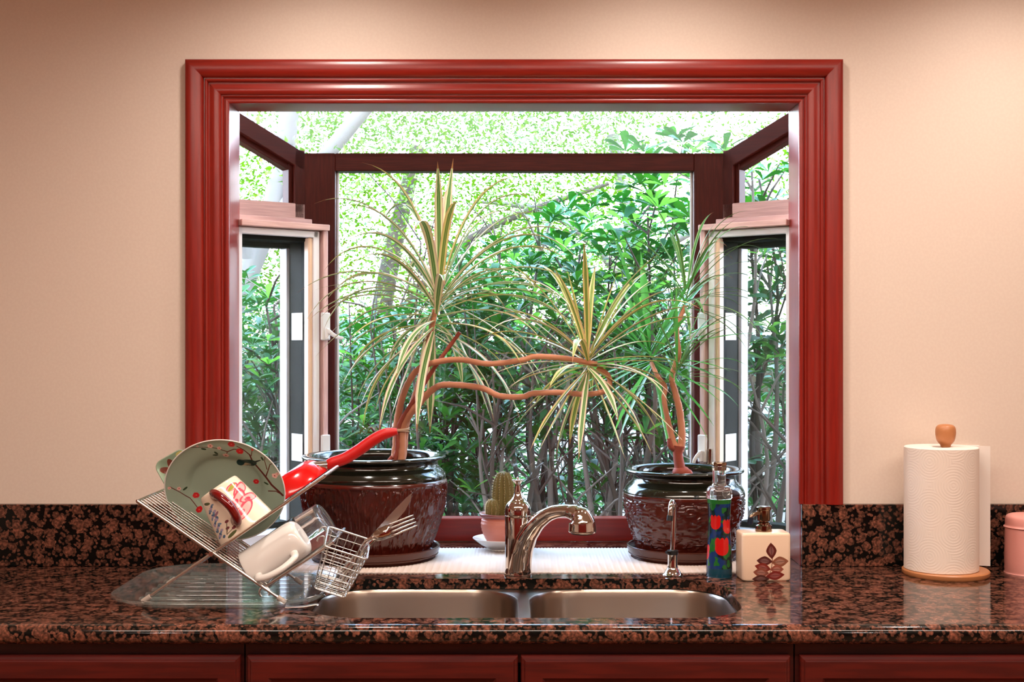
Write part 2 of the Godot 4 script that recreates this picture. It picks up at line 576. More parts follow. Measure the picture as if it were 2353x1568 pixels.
func bay_block(s: Shape, sx: float, u0: float, u1: float, y0: float, y1: float, p0: float, p1: float, ch := 0.0015) -> void:
	var o := bay(sx, u0, y0, p0)
	s.block(o, bay(sx, u1, y0, p0) - o, Vector3(0, y1 - y0, 0), bay(sx, u0, y0, p1) - o, ch)


func roof_y(z: float) -> float:
	return 1.9286 + (z - BAY_BACK) * 0.692


func build_bay() -> void:
	# picture window
	var w := thing_structure("window_1", "large fixed picture window at the back of the bay, cherry frame with shade put into its colour")
	var x0 := MID - 0.545
	var x1 := MID + 0.545
	var gx0 := -0.4617
	var gx1 := 0.4752
	var s := Shape.new()
	s.box(Vector3((x0 - 0.05 + gx0) / 2, 1.4213, -0.375), Vector3(gx0 - x0 + 0.05, 1.0146, 0.05), 0.002)
	obj("stile", s.done(), M.shaded_wood_upright, w)
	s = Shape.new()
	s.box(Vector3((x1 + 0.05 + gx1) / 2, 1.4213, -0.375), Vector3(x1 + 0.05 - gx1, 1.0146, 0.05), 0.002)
	obj("stile", s.done(), M.shaded_wood_upright, w)
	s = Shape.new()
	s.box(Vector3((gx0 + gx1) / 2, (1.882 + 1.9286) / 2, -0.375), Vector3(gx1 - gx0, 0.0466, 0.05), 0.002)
	obj("top_rail", s.done(), M.shaded_wood_level, w)
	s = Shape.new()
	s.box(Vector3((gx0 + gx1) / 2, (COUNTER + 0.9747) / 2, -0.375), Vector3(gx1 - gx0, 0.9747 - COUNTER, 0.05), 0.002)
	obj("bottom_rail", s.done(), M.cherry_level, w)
	s = Shape.new()
	s.box(Vector3((gx0 + gx1) / 2, (0.9747 + 1.882) / 2, -0.3875), Vector3(gx1 - gx0 + 0.01, 1.882 - 0.9747 + 0.01, 0.005), 0.0)
	obj("pane", s.done(), M.glass, w)
	s = Shape.new()
	for e in [[gx0, 0], [gx1, 0]]:
		s.box(Vector3(e[0] + (0.003 if e[0] < 0 else -0.003), 1.4284, -0.382), Vector3(0.006, 0.9073, 0.006), 0.001)
	obj("glazing_bead", s.done(), M.white_paint, w)
	# the two slanting sides
	for k in 2:
		var sx := -1.0 if k == 0 else 1.0
		var side: String = ["left", "right"][k]
		w = thing_structure("window_%d" % (2 + k), side + " slanting side of the bay: small fixed pane above a screened casement")
		var near := 0.352
		# corner post, ledge, fixed pane above
		s = Shape.new(); bay_block(s, sx, 0.0, 0.030, 1.758, 1.935, -0.045, 0.0)
		obj("corner_post", s.done(), M.shaded_wood_upright, w)
		s = Shape.new(); bay_block(s, sx, 0.030, 0.0416, 1.758, 1.93, -0.045, -0.012)
		obj("sash_stile", s.done(), M.shaded_wood_upright, w)
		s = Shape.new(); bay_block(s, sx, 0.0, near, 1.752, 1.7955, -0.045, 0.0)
		obj("sill_rail", s.done(), M.daylit_level, w)
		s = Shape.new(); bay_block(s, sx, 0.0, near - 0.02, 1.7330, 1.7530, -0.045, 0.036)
		obj("step_board", s.done(), M.daylit_level, w)
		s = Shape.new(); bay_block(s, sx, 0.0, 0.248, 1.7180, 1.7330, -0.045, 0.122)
		obj("ledge_board", s.done(), M.daylit_level, w)
		# sloping rail under the roof glass
		s = Shape.new()
		var o := bay(sx, 0.0, roof_y(BAY_BACK) - 0.048, -0.045)
		var up := bay(sx, near, roof_y(bay(sx, near, 0, 0).z) - 0.048, -0.045) - o
		s.block(o, up, Vector3(0, 0.048, 0), bay(sx, 0, o.y, 0.0) - o, 0.0015)
		obj("sloping_rail", s.done(), M.shaded_wood_level, w)
		s = Shape.new()
		o = bay(sx, 0.0, roof_y(BAY_BACK) - 0.064, -0.045)
		up = bay(sx, near, roof_y(bay(sx, near, 0, 0).z) - 0.064, -0.045) - o
		s.block(o, up, Vector3(0, 0.018, 0), bay(sx, 0, o.y, -0.014) - o, 0.001)
		obj("sloping_bead", s.done(), M.shaded_wood_level, w)
		s = Shape.new()
		s.group = -1
		var pa := bay(sx, 0.03, 1.79, -0.03)
		var pb := bay(sx, near, 1.79, -0.03)
		var pc := bay(sx, near, roof_y(pb.z) - 0.05, -0.03)
		var pd := bay(sx, 0.03, roof_y(pa.z) - 0.05, -0.03)
		var th := bay(sx, 0, 0, -0.034) - bay(sx, 0, 0, -0.03)
		var mid := (pa + pb + pc + pd) / 4 + th / 2
		s.facet(PackedVector3Array([pa, pb, pc, pd]), mid)
		s.facet(PackedVector3Array([pa + th, pb + th, pc + th, pd + th]), mid)
		obj("upper_pane", s.done(), M.glass, w)
		# casement below
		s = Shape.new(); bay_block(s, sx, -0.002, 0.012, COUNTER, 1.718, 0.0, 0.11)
		obj("casing_board", s.done(), M.daylit_upright, w)
		s = Shape.new(); bay_block(s, sx, 0.012, 0.0185, COUNTER, 1.718, 0.0, 0.070)
		obj("casing_board", s.done(), M.cherry_upright, w)
		s = Shape.new(); bay_block(s, sx, 0.0185, 0.036, COUNTER, 1.716, 0.082, 0.102)
		bay_block(s, sx, 0.022, 0.262, 1.700, 1.7165, 0.082, 0.102)
		bay_block(s, sx, 0.0225, 0.262, COUNTER, 0.932, 0.082, 0.102)
		bay_block(s, sx, 0.236, 0.262, COUNTER, 1.716, 0.082, 0.102)
		obj("casement_frame", s.done(), M.white_paint, w)
		s = Shape.new(); bay_block(s, sx, 0.036, 0.048, 0.932, 1.700, 0.074, 0.098, 0.003)
		obj("screen_stop", s.done(), M.cream_china, w)
		s = Shape.new()
		bay_block(s, sx, 0.012, 0.046, COUNTER, 1.716, 0.0, 0.076)
		bay_block(s, sx, 0.012, near, 1.690, 1.718, 0.0, 0.08)
		obj("reveal", s.done(), M.reveal_paint, w)
		s = Shape.new(); bay_block(s, sx, 0.0, near, COUNTER - 0.03, 0.958, -0.045, 0.08)
		obj("casement_sill", s.done(), M.white_paint, w)
		s = Shape.new()
		bay_block(s, sx, 0.0, 0.0416, 0.958, 1.718, -0.045, -0.002)
		bay_block(s, sx, 0.0, near, 1.678, 1.718, -0.045, -0.002)
		bay_block(s, sx, 0.0, near, 0.958, 0.972, -0.045, -0.002)
		obj("sash", s.done(), M.reveal_paint, w)
		s = Shape.new(); bay_block(s, sx, 0.0418, 0.052, 0.972, 1.678, -0.04, -0.006)
		obj("sash_edge", s.done(), M.white_paint, w)
		s = Shape.new(); bay_block(s, sx, 0.05, near, 0.972, 1.68, -0.03, -0.026, 0.0)
		obj("pane", s.done(), M.glass, w)
		s = Shape.new(); bay_block(s, sx, 0.046, 0.24, 0.94, 1.70, 0.0600, 0.0606, 0.0)
		obj("insect_screen", s.done(), M.insect_screen, w)
		if sx > 0.0:
			s = Shape.new()
			s.rod(bay(sx, 0.030, 1.165, 0.113), bay(sx, 0.030, 1.085, 0.116), 0.0058, 14)
			obj("crank_handle", s.done(), M.gunmetal, w)
		# locks: a keeper plate in the reveal and a lever on the casing
		for y in [1.475, 1.165]:
			s = Shape.new(); bay_block(s, sx, 0.046, 0.0475, y - 0.035, y + 0.035, 0.012, 0.066, 0.0005)
			obj("keeper_plate", s.done(), M.white_plastic, w)
			s = Shape.new(); bay_block(s, sx, -0.004, 0.020, y - 0.035, y + 0.035, 0.108, 0.118, 0.002)
			bay_block(s, sx, 0.002, 0.014, y - 0.034, y - 0.004, 0.118, 0.128, 0.003)
			obj("lock_body", s.done(), M.white_plastic, w)
			s = Shape.new()
			var l0 := bay(sx, 0.008, y - 0.012, 0.126)
			var l1 := bay(sx, -0.004, y - 0.026, 0.145)
			var l2 := bay(sx, -0.012, y - 0.030, 0.165)
			if y < 1.3:
				l1 = bay(sx, 0.0, y - 0.028, 0.138)
				l2 = bay(sx, -0.004, y - 0.062, 0.142)
			s.tube(curve(PackedVector3Array([l0, l1, l2]), 5), PackedFloat32Array([0.007, 0.0065, 0.006, 0.0055, 0.005, 0.005, 0.0045, 0.004, 0.004, 0.004, 0.0035]), 8, true, Vector2(1, 0.6))
			obj("lock_lever", s.done(), M.white_plastic, w)
	# glass roof
	w = thing_structure("window_4", "sloping glass roof of the bay, pale and milky")
	s = Shape.new()
	s.group = -1
	var zf := BAY_BACK - 0.05
	var zn := -0.12
	var far := 0.545 + 0.05
	var nr := 0.545 + 0.766 * 0.352 + 0.05
	var q := PackedVector3Array([Vector3(MID - far, roof_y(zf), zf), Vector3(MID + far, roof_y(zf), zf), Vector3(MID + nr, roof_y(zn), zn), Vector3(MID - nr, roof_y(zn), zn)])
	var lift := Vector3(0, 0.006, 0)
	var inside := Vector3(0, 1.5, -0.2)
	s.facet(q, q[0].lerp(q[2], 0.5) + lift / 2)
	s.facet(PackedVector3Array([q[0] + lift, q[1] + lift, q[2] + lift, q[3] + lift]), inside)
	obj("roof_pane", s.done(), M.milky_glass, w)
	s = Shape.new()
	s.box(Vector3(MID, 1.9286 - 0.02, BAY_BACK - 0.062), Vector3(far * 2, 0.04, 0.022), 0.001)
	obj("eave_rail", s.done(), M.shaded_wood_level, w)


func thing_structure(called: String, label: String) -> Node3D:
	var o := Node3D.new()
	o.name = called
	o.set_meta("kind", "structure")
	o.set_meta("label", label)
	add_child(o)
	return o


# ---------------------------------------------------------------- worktop, sink, cabinets
const SINK_X := 0.024
const SINK_W := 0.86
const SINK_Z0 := 0.172
const SINK_Z1 := 0.572


func build_worktop() -> void:
	var y1 := COUNTER
	var y0 := COUNTER - 0.022
	var s := Shape.new()
	var front := 0.644 - 0.018
	var hole := rounded(SINK_W, SINK_Z1 - SINK_Z0, 0.12, 12, Vector2(SINK_X, (SINK_Z0 + SINK_Z1) / 2))
	# the hole runs clockwise from its right side; split the slab into a left and a right half at the middle of the sink
	var right := PackedVector2Array([Vector2(SINK_X, SINK_Z0)])
	var left := PackedVector2Array()
	for p in hole:
		if p.x >= SINK_X: right.append(p)
	right = PackedVector2Array()
	for p in hole:
		if p.x > SINK_X: right.append(p)
		else: left.append(p)
	# hole points: k=0 (right back) from angle 0 to -90, then left back, left front, right front
	var n := hole.size() / 4
	var rb := hole.slice(0, n)
	var lb := hole.slice(n, 2 * n)
	var lf := hole.slice(2 * n, 3 * n)
	var rf := hole.slice(3 * n, 4 * n)
	var xr := 1.75
	var r_poly := PackedVector2Array([Vector2(SINK_X, front), Vector2(xr, front), Vector2(xr, 0.0), Vector2(MID + 0.667, 0.0), Vector2(MID + 0.667, -0.12), Vector2(MID + 0.80, -0.121), Vector2(MID + 0.545, BAY_BACK), Vector2(SINK_X, BAY_BACK), Vector2(SINK_X, SINK_Z0)])
	for i in range(rb.size() - 1, -1, -1): r_poly.append(rb[i])
	for i in range(rf.size() - 1, -1, -1): r_poly.append(rf[i])
	r_poly.append(Vector2(SINK_X, SINK_Z1))
	var l_poly := PackedVector2Array([Vector2(SINK_X, BAY_BACK), Vector2(MID - 0.545, BAY_BACK), Vector2(MID - 0.80, -0.121), Vector2(MID - 0.667, -0.12), Vector2(MID - 0.667, 0.0), Vector2(-xr, 0.0), Vector2(-xr, front), Vector2(SINK_X, front), Vector2(SINK_X, SINK_Z1)])
	for i in range(lf.size() - 1, -1, -1): l_poly.append(lf[i])
	for i in range(lb.size() - 1, -1, -1): l_poly.append(lb[i])
	l_poly.append(Vector2(SINK_X, SINK_Z0))
	s.prism(r_poly, y0, y1)
	s.prism(l_poly, y0, y1)
	# the polished edge of the cut-out, its top arris eased
	var wall_ring := []
	for e in [[0.0, y1], [0.0015, y1 - 0.0006], [0.003, y1 - 0.003], [0.003, y0]]:
		wall_ring.append(ring3(rounded(SINK_W - e[0] * 0.0, SINK_Z1 - SINK_Z0 - e[0] * 0.0, 0.12, 12, Vector2(SINK_X, (SINK_Z0 + SINK_Z1) / 2)), e[1]))
	s.loops(wall_ring, true, 3, 180.0)
	# bullnose along the front
	var nose := []
	for i in 13:
		var a := PI / 2 - PI * i / 12
		nose.append(Vector2(front + cos(a) * 0.018, COUNTER - 0.018 + sin(a) * 0.018))
	s.group = 7
	for i in 12:
		s.quad(Vector3(-xr, nose[i + 1].y, nose[i + 1].x), Vector3(xr, nose[i + 1].y, nose[i + 1].x), Vector3(xr, nose[i].y, nose[i].x), Vector3(-xr, nose[i].y, nose[i].x))
	s.group = -1
	for x in [-xr, xr]:
		s.quad(Vector3(x, y0, 0), Vector3(x, y0, front), Vector3(x, y1, front), Vector3(x, y1, 0))
	s.box(Vector3(0, COUNTER - 0.0285, front - 0.02), Vector3(xr * 2, 0.015, 0.04), 0.0)
	s.quad(Vector3(MID - 0.545, y0, BAY_BACK), Vector3(MID + 0.545, y0, BAY_BACK), Vector3(MID + 0.545, y1, BAY_BACK), Vector3(MID - 0.545, y1, BAY_BACK))
	tag(obj("worktop", s.done(), M.granite), "polished red-brown and black granite worktop with rounded front edge and sink cut-out", "worktop")
	# upstands
	for k in 2:
		s = Shape.new()
		var x0 := -1.75 if k == 0 else MID + 0.668
		var x1 := MID - 0.668 if k == 0 else 1.75
		s.box(Vector3((x0 + x1) / 2, COUNTER + 0.0722, 0.0105), Vector3(x1 - x0, 0.144, 0.020), 0.0015)
		tag(obj("backsplash", s.done(), M.granite), ["granite upstand on the wall behind the dish rack", "granite upstand on the wall behind the paper towels"][k], "backsplash")
	# sink
	var t := thing("sink", "undermounted stainless steel double-bowl sink set under the granite", "sink", Vector3(SINK_X, y0, (SINK_Z0 + SINK_Z1) / 2))
	for k in 2:
		var sx := -1.0 if k == 0 else 1.0
		s = Shape.new()
		var bw := 0.412
		var bd := 0.392
		var cx := sx * (bw / 2 + 0.014)
		var rings := []
		rings.append(ring3(rounded(0.446, 0.44, 0.02, 10, Vector2(sx * 0.223, 0)), -0.002))
		rings.append(ring3(rounded(bw + 0.006, bd + 0.006, 0.115, 10, Vector2(cx, 0)), -0.002))
		for e in [[0.002, 0.113, -0.0035], [-0.002, 0.111, -0.008], [-0.004, 0.11, -0.02], [-0.010, 0.105, -0.12], [-0.016, 0.10, -0.175], [-0.03, 0.09, -0.195], [-0.06, 0.075, -0.202], [-0.30, 0.03, -0.205], [-0.33, 0.025, -0.206]]:
			rings.append(ring3(rounded(bw + e[0], bd + e[0] * 0.95, e[1], 10, Vector2(cx, 0)), e[2]))
		rings.reverse()
		s.loops(rings, true, 1, 60.0)
		obj("bowl", s.done(), M.steel, t)
		s = Shape.new()
		s.lathe(PackedVector2Array([Vector2(0.0, -0.214), Vector2(0.045, -0.214), Vector2(0.056, -0.205), Vector2(0.056, -0.201), Vector2(0.048, -0.2005), Vector2(0.04, -0.208), Vector2(0.0, -0.209)]), 32, Vector3(cx, 0, 0))
		obj("drain", s.done(), M.chrome, t)
	# cabinets
	var units := [[-1.75, -0.4985], [-0.4965, 0.5245], [0.5265, 1.75]]
	var names := ["cherry base cabinet under the dish rack with a plain drawer front", "cherry sink cabinet with two false drawer fronts over two doors", "cherry base cabinet under the paper towels with a plain drawer front"]
	for i in 3:
		var a: float = units[i][0]
		var b: float = units[i][1]
		var c := thing("base_cabinet", names[i], "cabinet", Vector3((a + b) / 2, 0, 0.3))
		s = Shape.new()
		s.box(Vector3((a + b) / 2, 0.44, 0.30), Vector3(b - a, 0.68, 0.58), 0.001) if i != 1 else s.box(Vector3((a + b) / 2, 0.36, 0.30), Vector3(b - a, 0.52, 0.58), 0.001)
		s.box(Vector3((a + b) / 2, 0.05, 0.27), Vector3(b - a, 0.1, 0.5), 0.001)
		obj("carcass", s.done(), M.cabinet_frame, c, true)
		s = Shape.new()
		s.box(Vector3((a + b) / 2, 0.858, 0.60), Vector3(b - a, 0.04, 0.02), 0.001)
		s.box(Vector3(a + 0.01, 0.48, 0.60), Vector3(0.02, 0.72, 0.02), 0.001)
		s.box(Vector3(b - 0.01, 0.48, 0.60), Vector3(0.02, 0.72, 0.02), 0.001)
		obj("face_frame", s.done(), M.cabinet_frame, c, true)
		var fronts := [[a + 0.008, b - 0.0065]]
		if i == 1: fronts = [[-0.490, 0.0108], [0.0165, 0.515]]
		if i == 0: fronts = [[-1.12, -0.503]]
		if i == 2: fronts = [[0.5335, 1.15]]
		if i == 0: fronts.append([-1.74, -1.126])
		if i == 2: fronts.append([1.156, 1.74])
		for f in fronts:
			panel_front(c, "drawer_front", f[0], f[1], 0.690, 0.855)
			panel_front(c, "door", f[0], f[1], 0.115, 0.682)


func panel_front(c: Node3D, called: String, x0: float, x1: float, y0: float, y1: float) -> void:
	var s := Shape.new()
	# slab with an ogee edge, a frame and a raised field
	var z := 0.612
	var cx := (x0 + x1) / 2
	var cy := (y0 + y1) / 2
	var w := x1 - x0
	var h := y1 - y0
	var rings := []
	for e in [[0.0, 0.0], [0.0, 0.012], [0.002, 0.0145], [0.006, 0.0155], [0.008, 0.018], [0.010, 0.0185], [0.040, 0.0185], [0.042, 0.016], [0.046, 0.0115], [0.05, 0.0115], [0.062, 0.0165]]:
		var d: float = e[0]
		var q := PackedVector3Array([Vector3(cx - w / 2 + d, cy - h / 2 + d, z + e[1]), Vector3(cx + w / 2 - d, cy - h / 2 + d, z + e[1]), Vector3(cx + w / 2 - d, cy + h / 2 - d, z + e[1]), Vector3(cx - w / 2 + d, cy + h / 2 - d, z + e[1])])
		rings.append(q)
	s.group = -1
	for k in rings.size() - 1:
		for i in 4:
			var j := (i + 1) % 4
			s.quad(rings[k][i], rings[k][j], rings[k + 1][j], rings[k + 1][i])
	var last: PackedVector3Array = rings[-1]
	s.quad(last[0], last[1], last[2], last[3])
	obj(called, s.done(), M.cabinet_wood, c, true)


# ---------------------------------------------------------------- taps
func build_taps() -> void:
	var t := thing("faucet", "polished chrome kitchen faucet with curved spout behind the sink", "faucet", Vector3(0.0132, COUNTER, 0.116))
	var s := Shape.new()
	s.lathe(PackedVector2Array([Vector2(0.0, 0.0), Vector2(0.031, 0.0), Vector2(0.0315, 0.003), Vector2(0.0295, 0.007), Vector2(0.0285, 0.02), Vector2(0.0287, 0.08), Vector2(0.0292, 0.128), Vector2(0.0285, 0.1305), Vector2(0.0, 0.1305)]), 48)
	obj("body", s.done(), M.chrome, t)
	s = Shape.new()
	s.lathe(spline2(PackedVector2Array([Vector2(0.0285, 0.1315), Vector2(0.0298, 0.135), Vector2(0.0294, 0.145), Vector2(0.0265, 0.155), Vector2(0.0215, 0.1625), Vector2(0.0168, 0.1665), Vector2(0.0128, 0.172), Vector2(0.0086, 0.182), Vector2(0.0068, 0.193), Vector2(0.0072, 0.203), Vector2(0.0125, 0.2095), Vector2(0.0138, 0.2115), Vector2(0.0125, 0.213), Vector2(0.004, 0.2135), Vector2(0.003, 0.217), Vector2(0.0, 0.2195)]), 5), 48)
	obj("handle", s.done(), M.chrome, t)
	s = Shape.new()
	var path := PackedVector3Array([Vector3(0.003, 0.008, 0.006), Vector3(0.007, 0.045, 0.012), Vector3(0.014, 0.073, 0.018), Vector3(0.027, 0.100, 0.028), Vector3(0.047, 0.126, 0.042), Vector3(0.072, 0.1445, 0.058), Vector3(0.098, 0.152, 0.075), Vector3(0.120, 0.151, 0.088), Vector3(0.134, 0.144, 0.096)])
	var line := curve(path, 7)
	s.tube(line, spread(PackedFloat32Array([0.0275, 0.026, 0.0245, 0.0215, 0.018, 0.0155, 0.0140, 0.0150, 0.020]), line.size()), 28)
	obj("spout", s.done(), M.chrome, t)
	s = Shape.new()
	var head := curve(PackedVector3Array([Vector3(0.108, 0.152, 0.081), Vector3(0.124, 0.149, 0.091), Vector3(0.135, 0.141, 0.098), Vector3(0.1385, 0.128, 0.100), Vector3(0.139, 0.113, 0.100), Vector3(0.139, 0.1085, 0.100)]), 6)
	s.tube(head, spread(PackedFloat32Array([0.0145, 0.018, 0.0245, 0.0295, 0.0305, 0.0285]), head.size()), 32)
	obj("spray_head", s.done(), M.chrome, t)
	s = Shape.new()
	s.lathe(PackedVector2Array([Vector2(0, 0.1055), Vector2(0.024, 0.1055), Vector2(0.026, 0.1085), Vector2(0, 0.109)]), 24, Vector3(0.139, 0, 0.1))
	obj("aerator", s.done(), M.black_rubber, t)
	s = Shape.new()
	s.ball(Vector3(0.015, 0.104, 0.024), Vector3(0.0125, 0.0125, 0.0125))
	obj("pivot", s.done(), M.chrome, t)
	# small tap
	t = thing("filter_tap", "slim chrome filtered-water tap with black tip right of the faucet", "tap", Vector3(0.3595, COUNTER, 0.128))
	s = Shape.new()
	s.lathe(PackedVector2Array([Vector2(0, 0), Vector2(0.0235, 0), Vector2(0.0238, 0.002), Vector2(0.019, 0.005), Vector2(0.015, 0.012), Vector2(0.0122, 0.0165), Vector2(0.0112, 0.021), Vector2(0.0112, 0.046), Vector2(0.0, 0.0465)]), 32)
	obj("base", s.done(), M.chrome, t)
	s = Shape.new()
	s.lathe(PackedVector2Array([Vector2(0, 0.0465), Vector2(0.0125, 0.0465), Vector2(0.0125, 0.0555), Vector2(0.007, 0.057), Vector2(0, 0.0575)]), 24)
	s.rod(Vector3(-0.004, 0.052, 0.006), Vector3(-0.0165, 0.054, 0.018), 0.0035)
	obj("lever", s.done(), M.black_rubber, t)
	s = Shape.new()
	var neck := curve(PackedVector3Array([Vector3(0, 0.055, 0), Vector3(0.002, 0.11, 0), Vector3(0.003, 0.15, 0), Vector3(0.001, 0.163, 0.007), Vector3(-0.004, 0.166, 0.019), Vector3(-0.008, 0.157, 0.032), Vector3(-0.0105, 0.137, 0.038)]), 8)
	s.tube(neck, PackedFloat32Array([0.0057]), 16)
	obj("spout", s.done(), M.chrome, t)
	s = Shape.new()
	s.rod(Vector3(-0.0104, 0.1385, 0.0378), Vector3(-0.0118, 0.127, 0.0395), 0.0069, 16)
	obj("tip", s.done(), M.black_rubber, t)


# ---------------------------------------------------------------- pots and plants
func pot_waves(n: FastNoiseLite, su: float, sv: float, amount: float, lo: float, hi: float) -> Relief:
	var w := Scored.new()
	w.n = n; w.su = su; w.sv = sv; w.amount = amount; w.lo = lo; w.hi = hi
	return w


func pot(t: Node3D, body: PackedVector2Array, upper: PackedVector2Array, waves: Relief, soil_y: float, soil_r: float) -> void:
	var s := Shape.new()
	var fine := PackedVector2Array()
	for i in body.size() - 1:
		for k in 12: fine.append(body[i].cubic_interpolate(body[i + 1], body[maxi(i - 1, 0)], body[mini(i + 2, body.size() - 1)], k / 12.0))
	fine.append(body[-1])
	s.lathe(fine, 520, Vector3.ZERO, waves, 100.0)
	obj("body", s.done(), M.pot_brown, t)
	s = Shape.new()
	s.lathe(spline2(upper, 5), 96)
	obj("rim", s.done(), M.pot_dark, t)
	s = Shape.new()
	var n := noise(30.0, FastNoiseLite.TYPE_SIMPLEX, 2, 3)
	var rings := []
	for k in 9:
		var ring := PackedVector3Array()
		var r := soil_r * (1.0 - k / 8.0)
		for i in 40:
			var a := -TAU * i / 40
			ring.append(Vector3(cos(a) * r, soil_y + 0.006 * n.get_noise_2d(cos(a) * r, sin(a) * r), sin(a) * r))
		rings.append(ring)
	s.loops(rings, true, 1, 180.0)
	obj("soil", s.done(), M.soil, t)


func saucer(label: String, at: Vector3, r: float, group: String) -> void:
	var s := Shape.new()
	s.lathe(spline2(PackedVector2Array([Vector2(0.0, 0.0), Vector2(r * 0.86, 0.0), Vector2(r * 0.90, 0.001), Vector2(r * 0.97, 0.012), Vector2(r, 0.026), Vector2(r * 0.992, 0.0285), Vector2(r * 0.965, 0.028), Vector2(r * 0.94, 0.014), Vector2(r * 0.90, 0.0075), Vector2(0.0, 0.0065)]), 4), 96)
	var o := obj("plant_saucer", s.done(), M.saucer_brown)
	o.position = at
	tag(o, label, "saucer", group)


func strap(start: Vector3, dir: Vector3, length: float, width: float, droop: float, stiff: float) -> ArrayMesh:
	var s := Shape.new()
	var d := dir.normalized()
	var p := start
	var n := 16
	var rows := []
	var side0 := d.cross(Vector3.UP)
	if side0.length() < 0.2: side0 = Vector3(1, 0, 0.3)
	side0 = side0.normalized()
	for i in n + 1:
		var t := float(i) / n
		var w := width * 0.5 * minf(1.0, 0.45 + t * 2.2) * clampf((1.0 - t) * 3.2, 0.03, 1.0)
		var side := (side0 - d * side0.dot(d)).normalized()
		var nrm := side.cross(d)
		rows.append([p - side * w + nrm * w * 0.35, p, p + side * w + nrm * w * 0.35])
		var ds := length / n
		p += d * ds
		p.z = maxf(p.z, -0.372)
		d = (d + Vector3(0, -droop * ds * (stiff + (1.0 - stiff) * t * 2.0), 0)).normalized()
	s.group = 1
	for i in n:
		for k in 2:
			var t0 := 1.0 - float(i) / n
			var t1 := 1.0 - float(i + 1) / n
			s.quad(rows[i][k], rows[i][k + 1], rows[i + 1][k + 1], rows[i + 1][k], Vector2(k * 0.5, t0), Vector2(k * 0.5 + 0.5, t0), Vector2(k * 0.5 + 0.5, t1), Vector2(k * 0.5, t1))
	return s.done()


func crown(t: Node3D, at: Vector3, axis: Vector3, count: int, long: Vector2, width: float, droop: Vector2, mats: Array, low := -0.2, back := 0.6, stack := 0.05) -> void:
	# a whorl of strap leaves: the youngest stand along the axis, the oldest hang
	for i in count:
		var f := float(i) / count
		var az := i * 2.39996 + rng.randf_range(-0.25, 0.25)
		var el := lerpf(1.15, low, f) + rng.randf_range(-0.15, 0.15)
		var dir := Vector3(cos(az) * cos(el), sin(el), sin(az) * cos(el) * back)
		dir = (dir + axis * 0.12).normalized()
		var l := lerpf(long.x, long.y, rng.randf()) * (0.75 + 0.25 * sin(PI * minf(f * 1.3 + 0.2, 1.0)))
		var start := at + Vector3(cos(az), 0, sin(az)) * 0.005 + axis * (0.03 - stack * f)
		var m := strap(start, dir, l, width * rng.randf_range(0.8, 1.15), rng.randf_range(droop.x, droop.y), 0.25)
		obj("leaf", m, mats[rng.randi() % mats.size()], t, true)


func cane(t: Node3D, called: String, pts: PackedVector3Array, radii: PackedFloat32Array, m: Material) -> void:
	var s := Shape.new()
	var line := curve(pts, 8)
	var r := spread(radii, line.size())
	for i in r.size(): r[i] *= 1.0 + 0.06 * sin(i * 2.1)
	s.tube(line, r, 10)
	obj(called, s.done(), m, t, true)


func wp(px: float, py: float, z: float) -> Vector3:     # metres, given in thousandths right of the lens axis and above the worktop
	return Vector3(px * 0.001, COUNTER + py * 0.001, z)


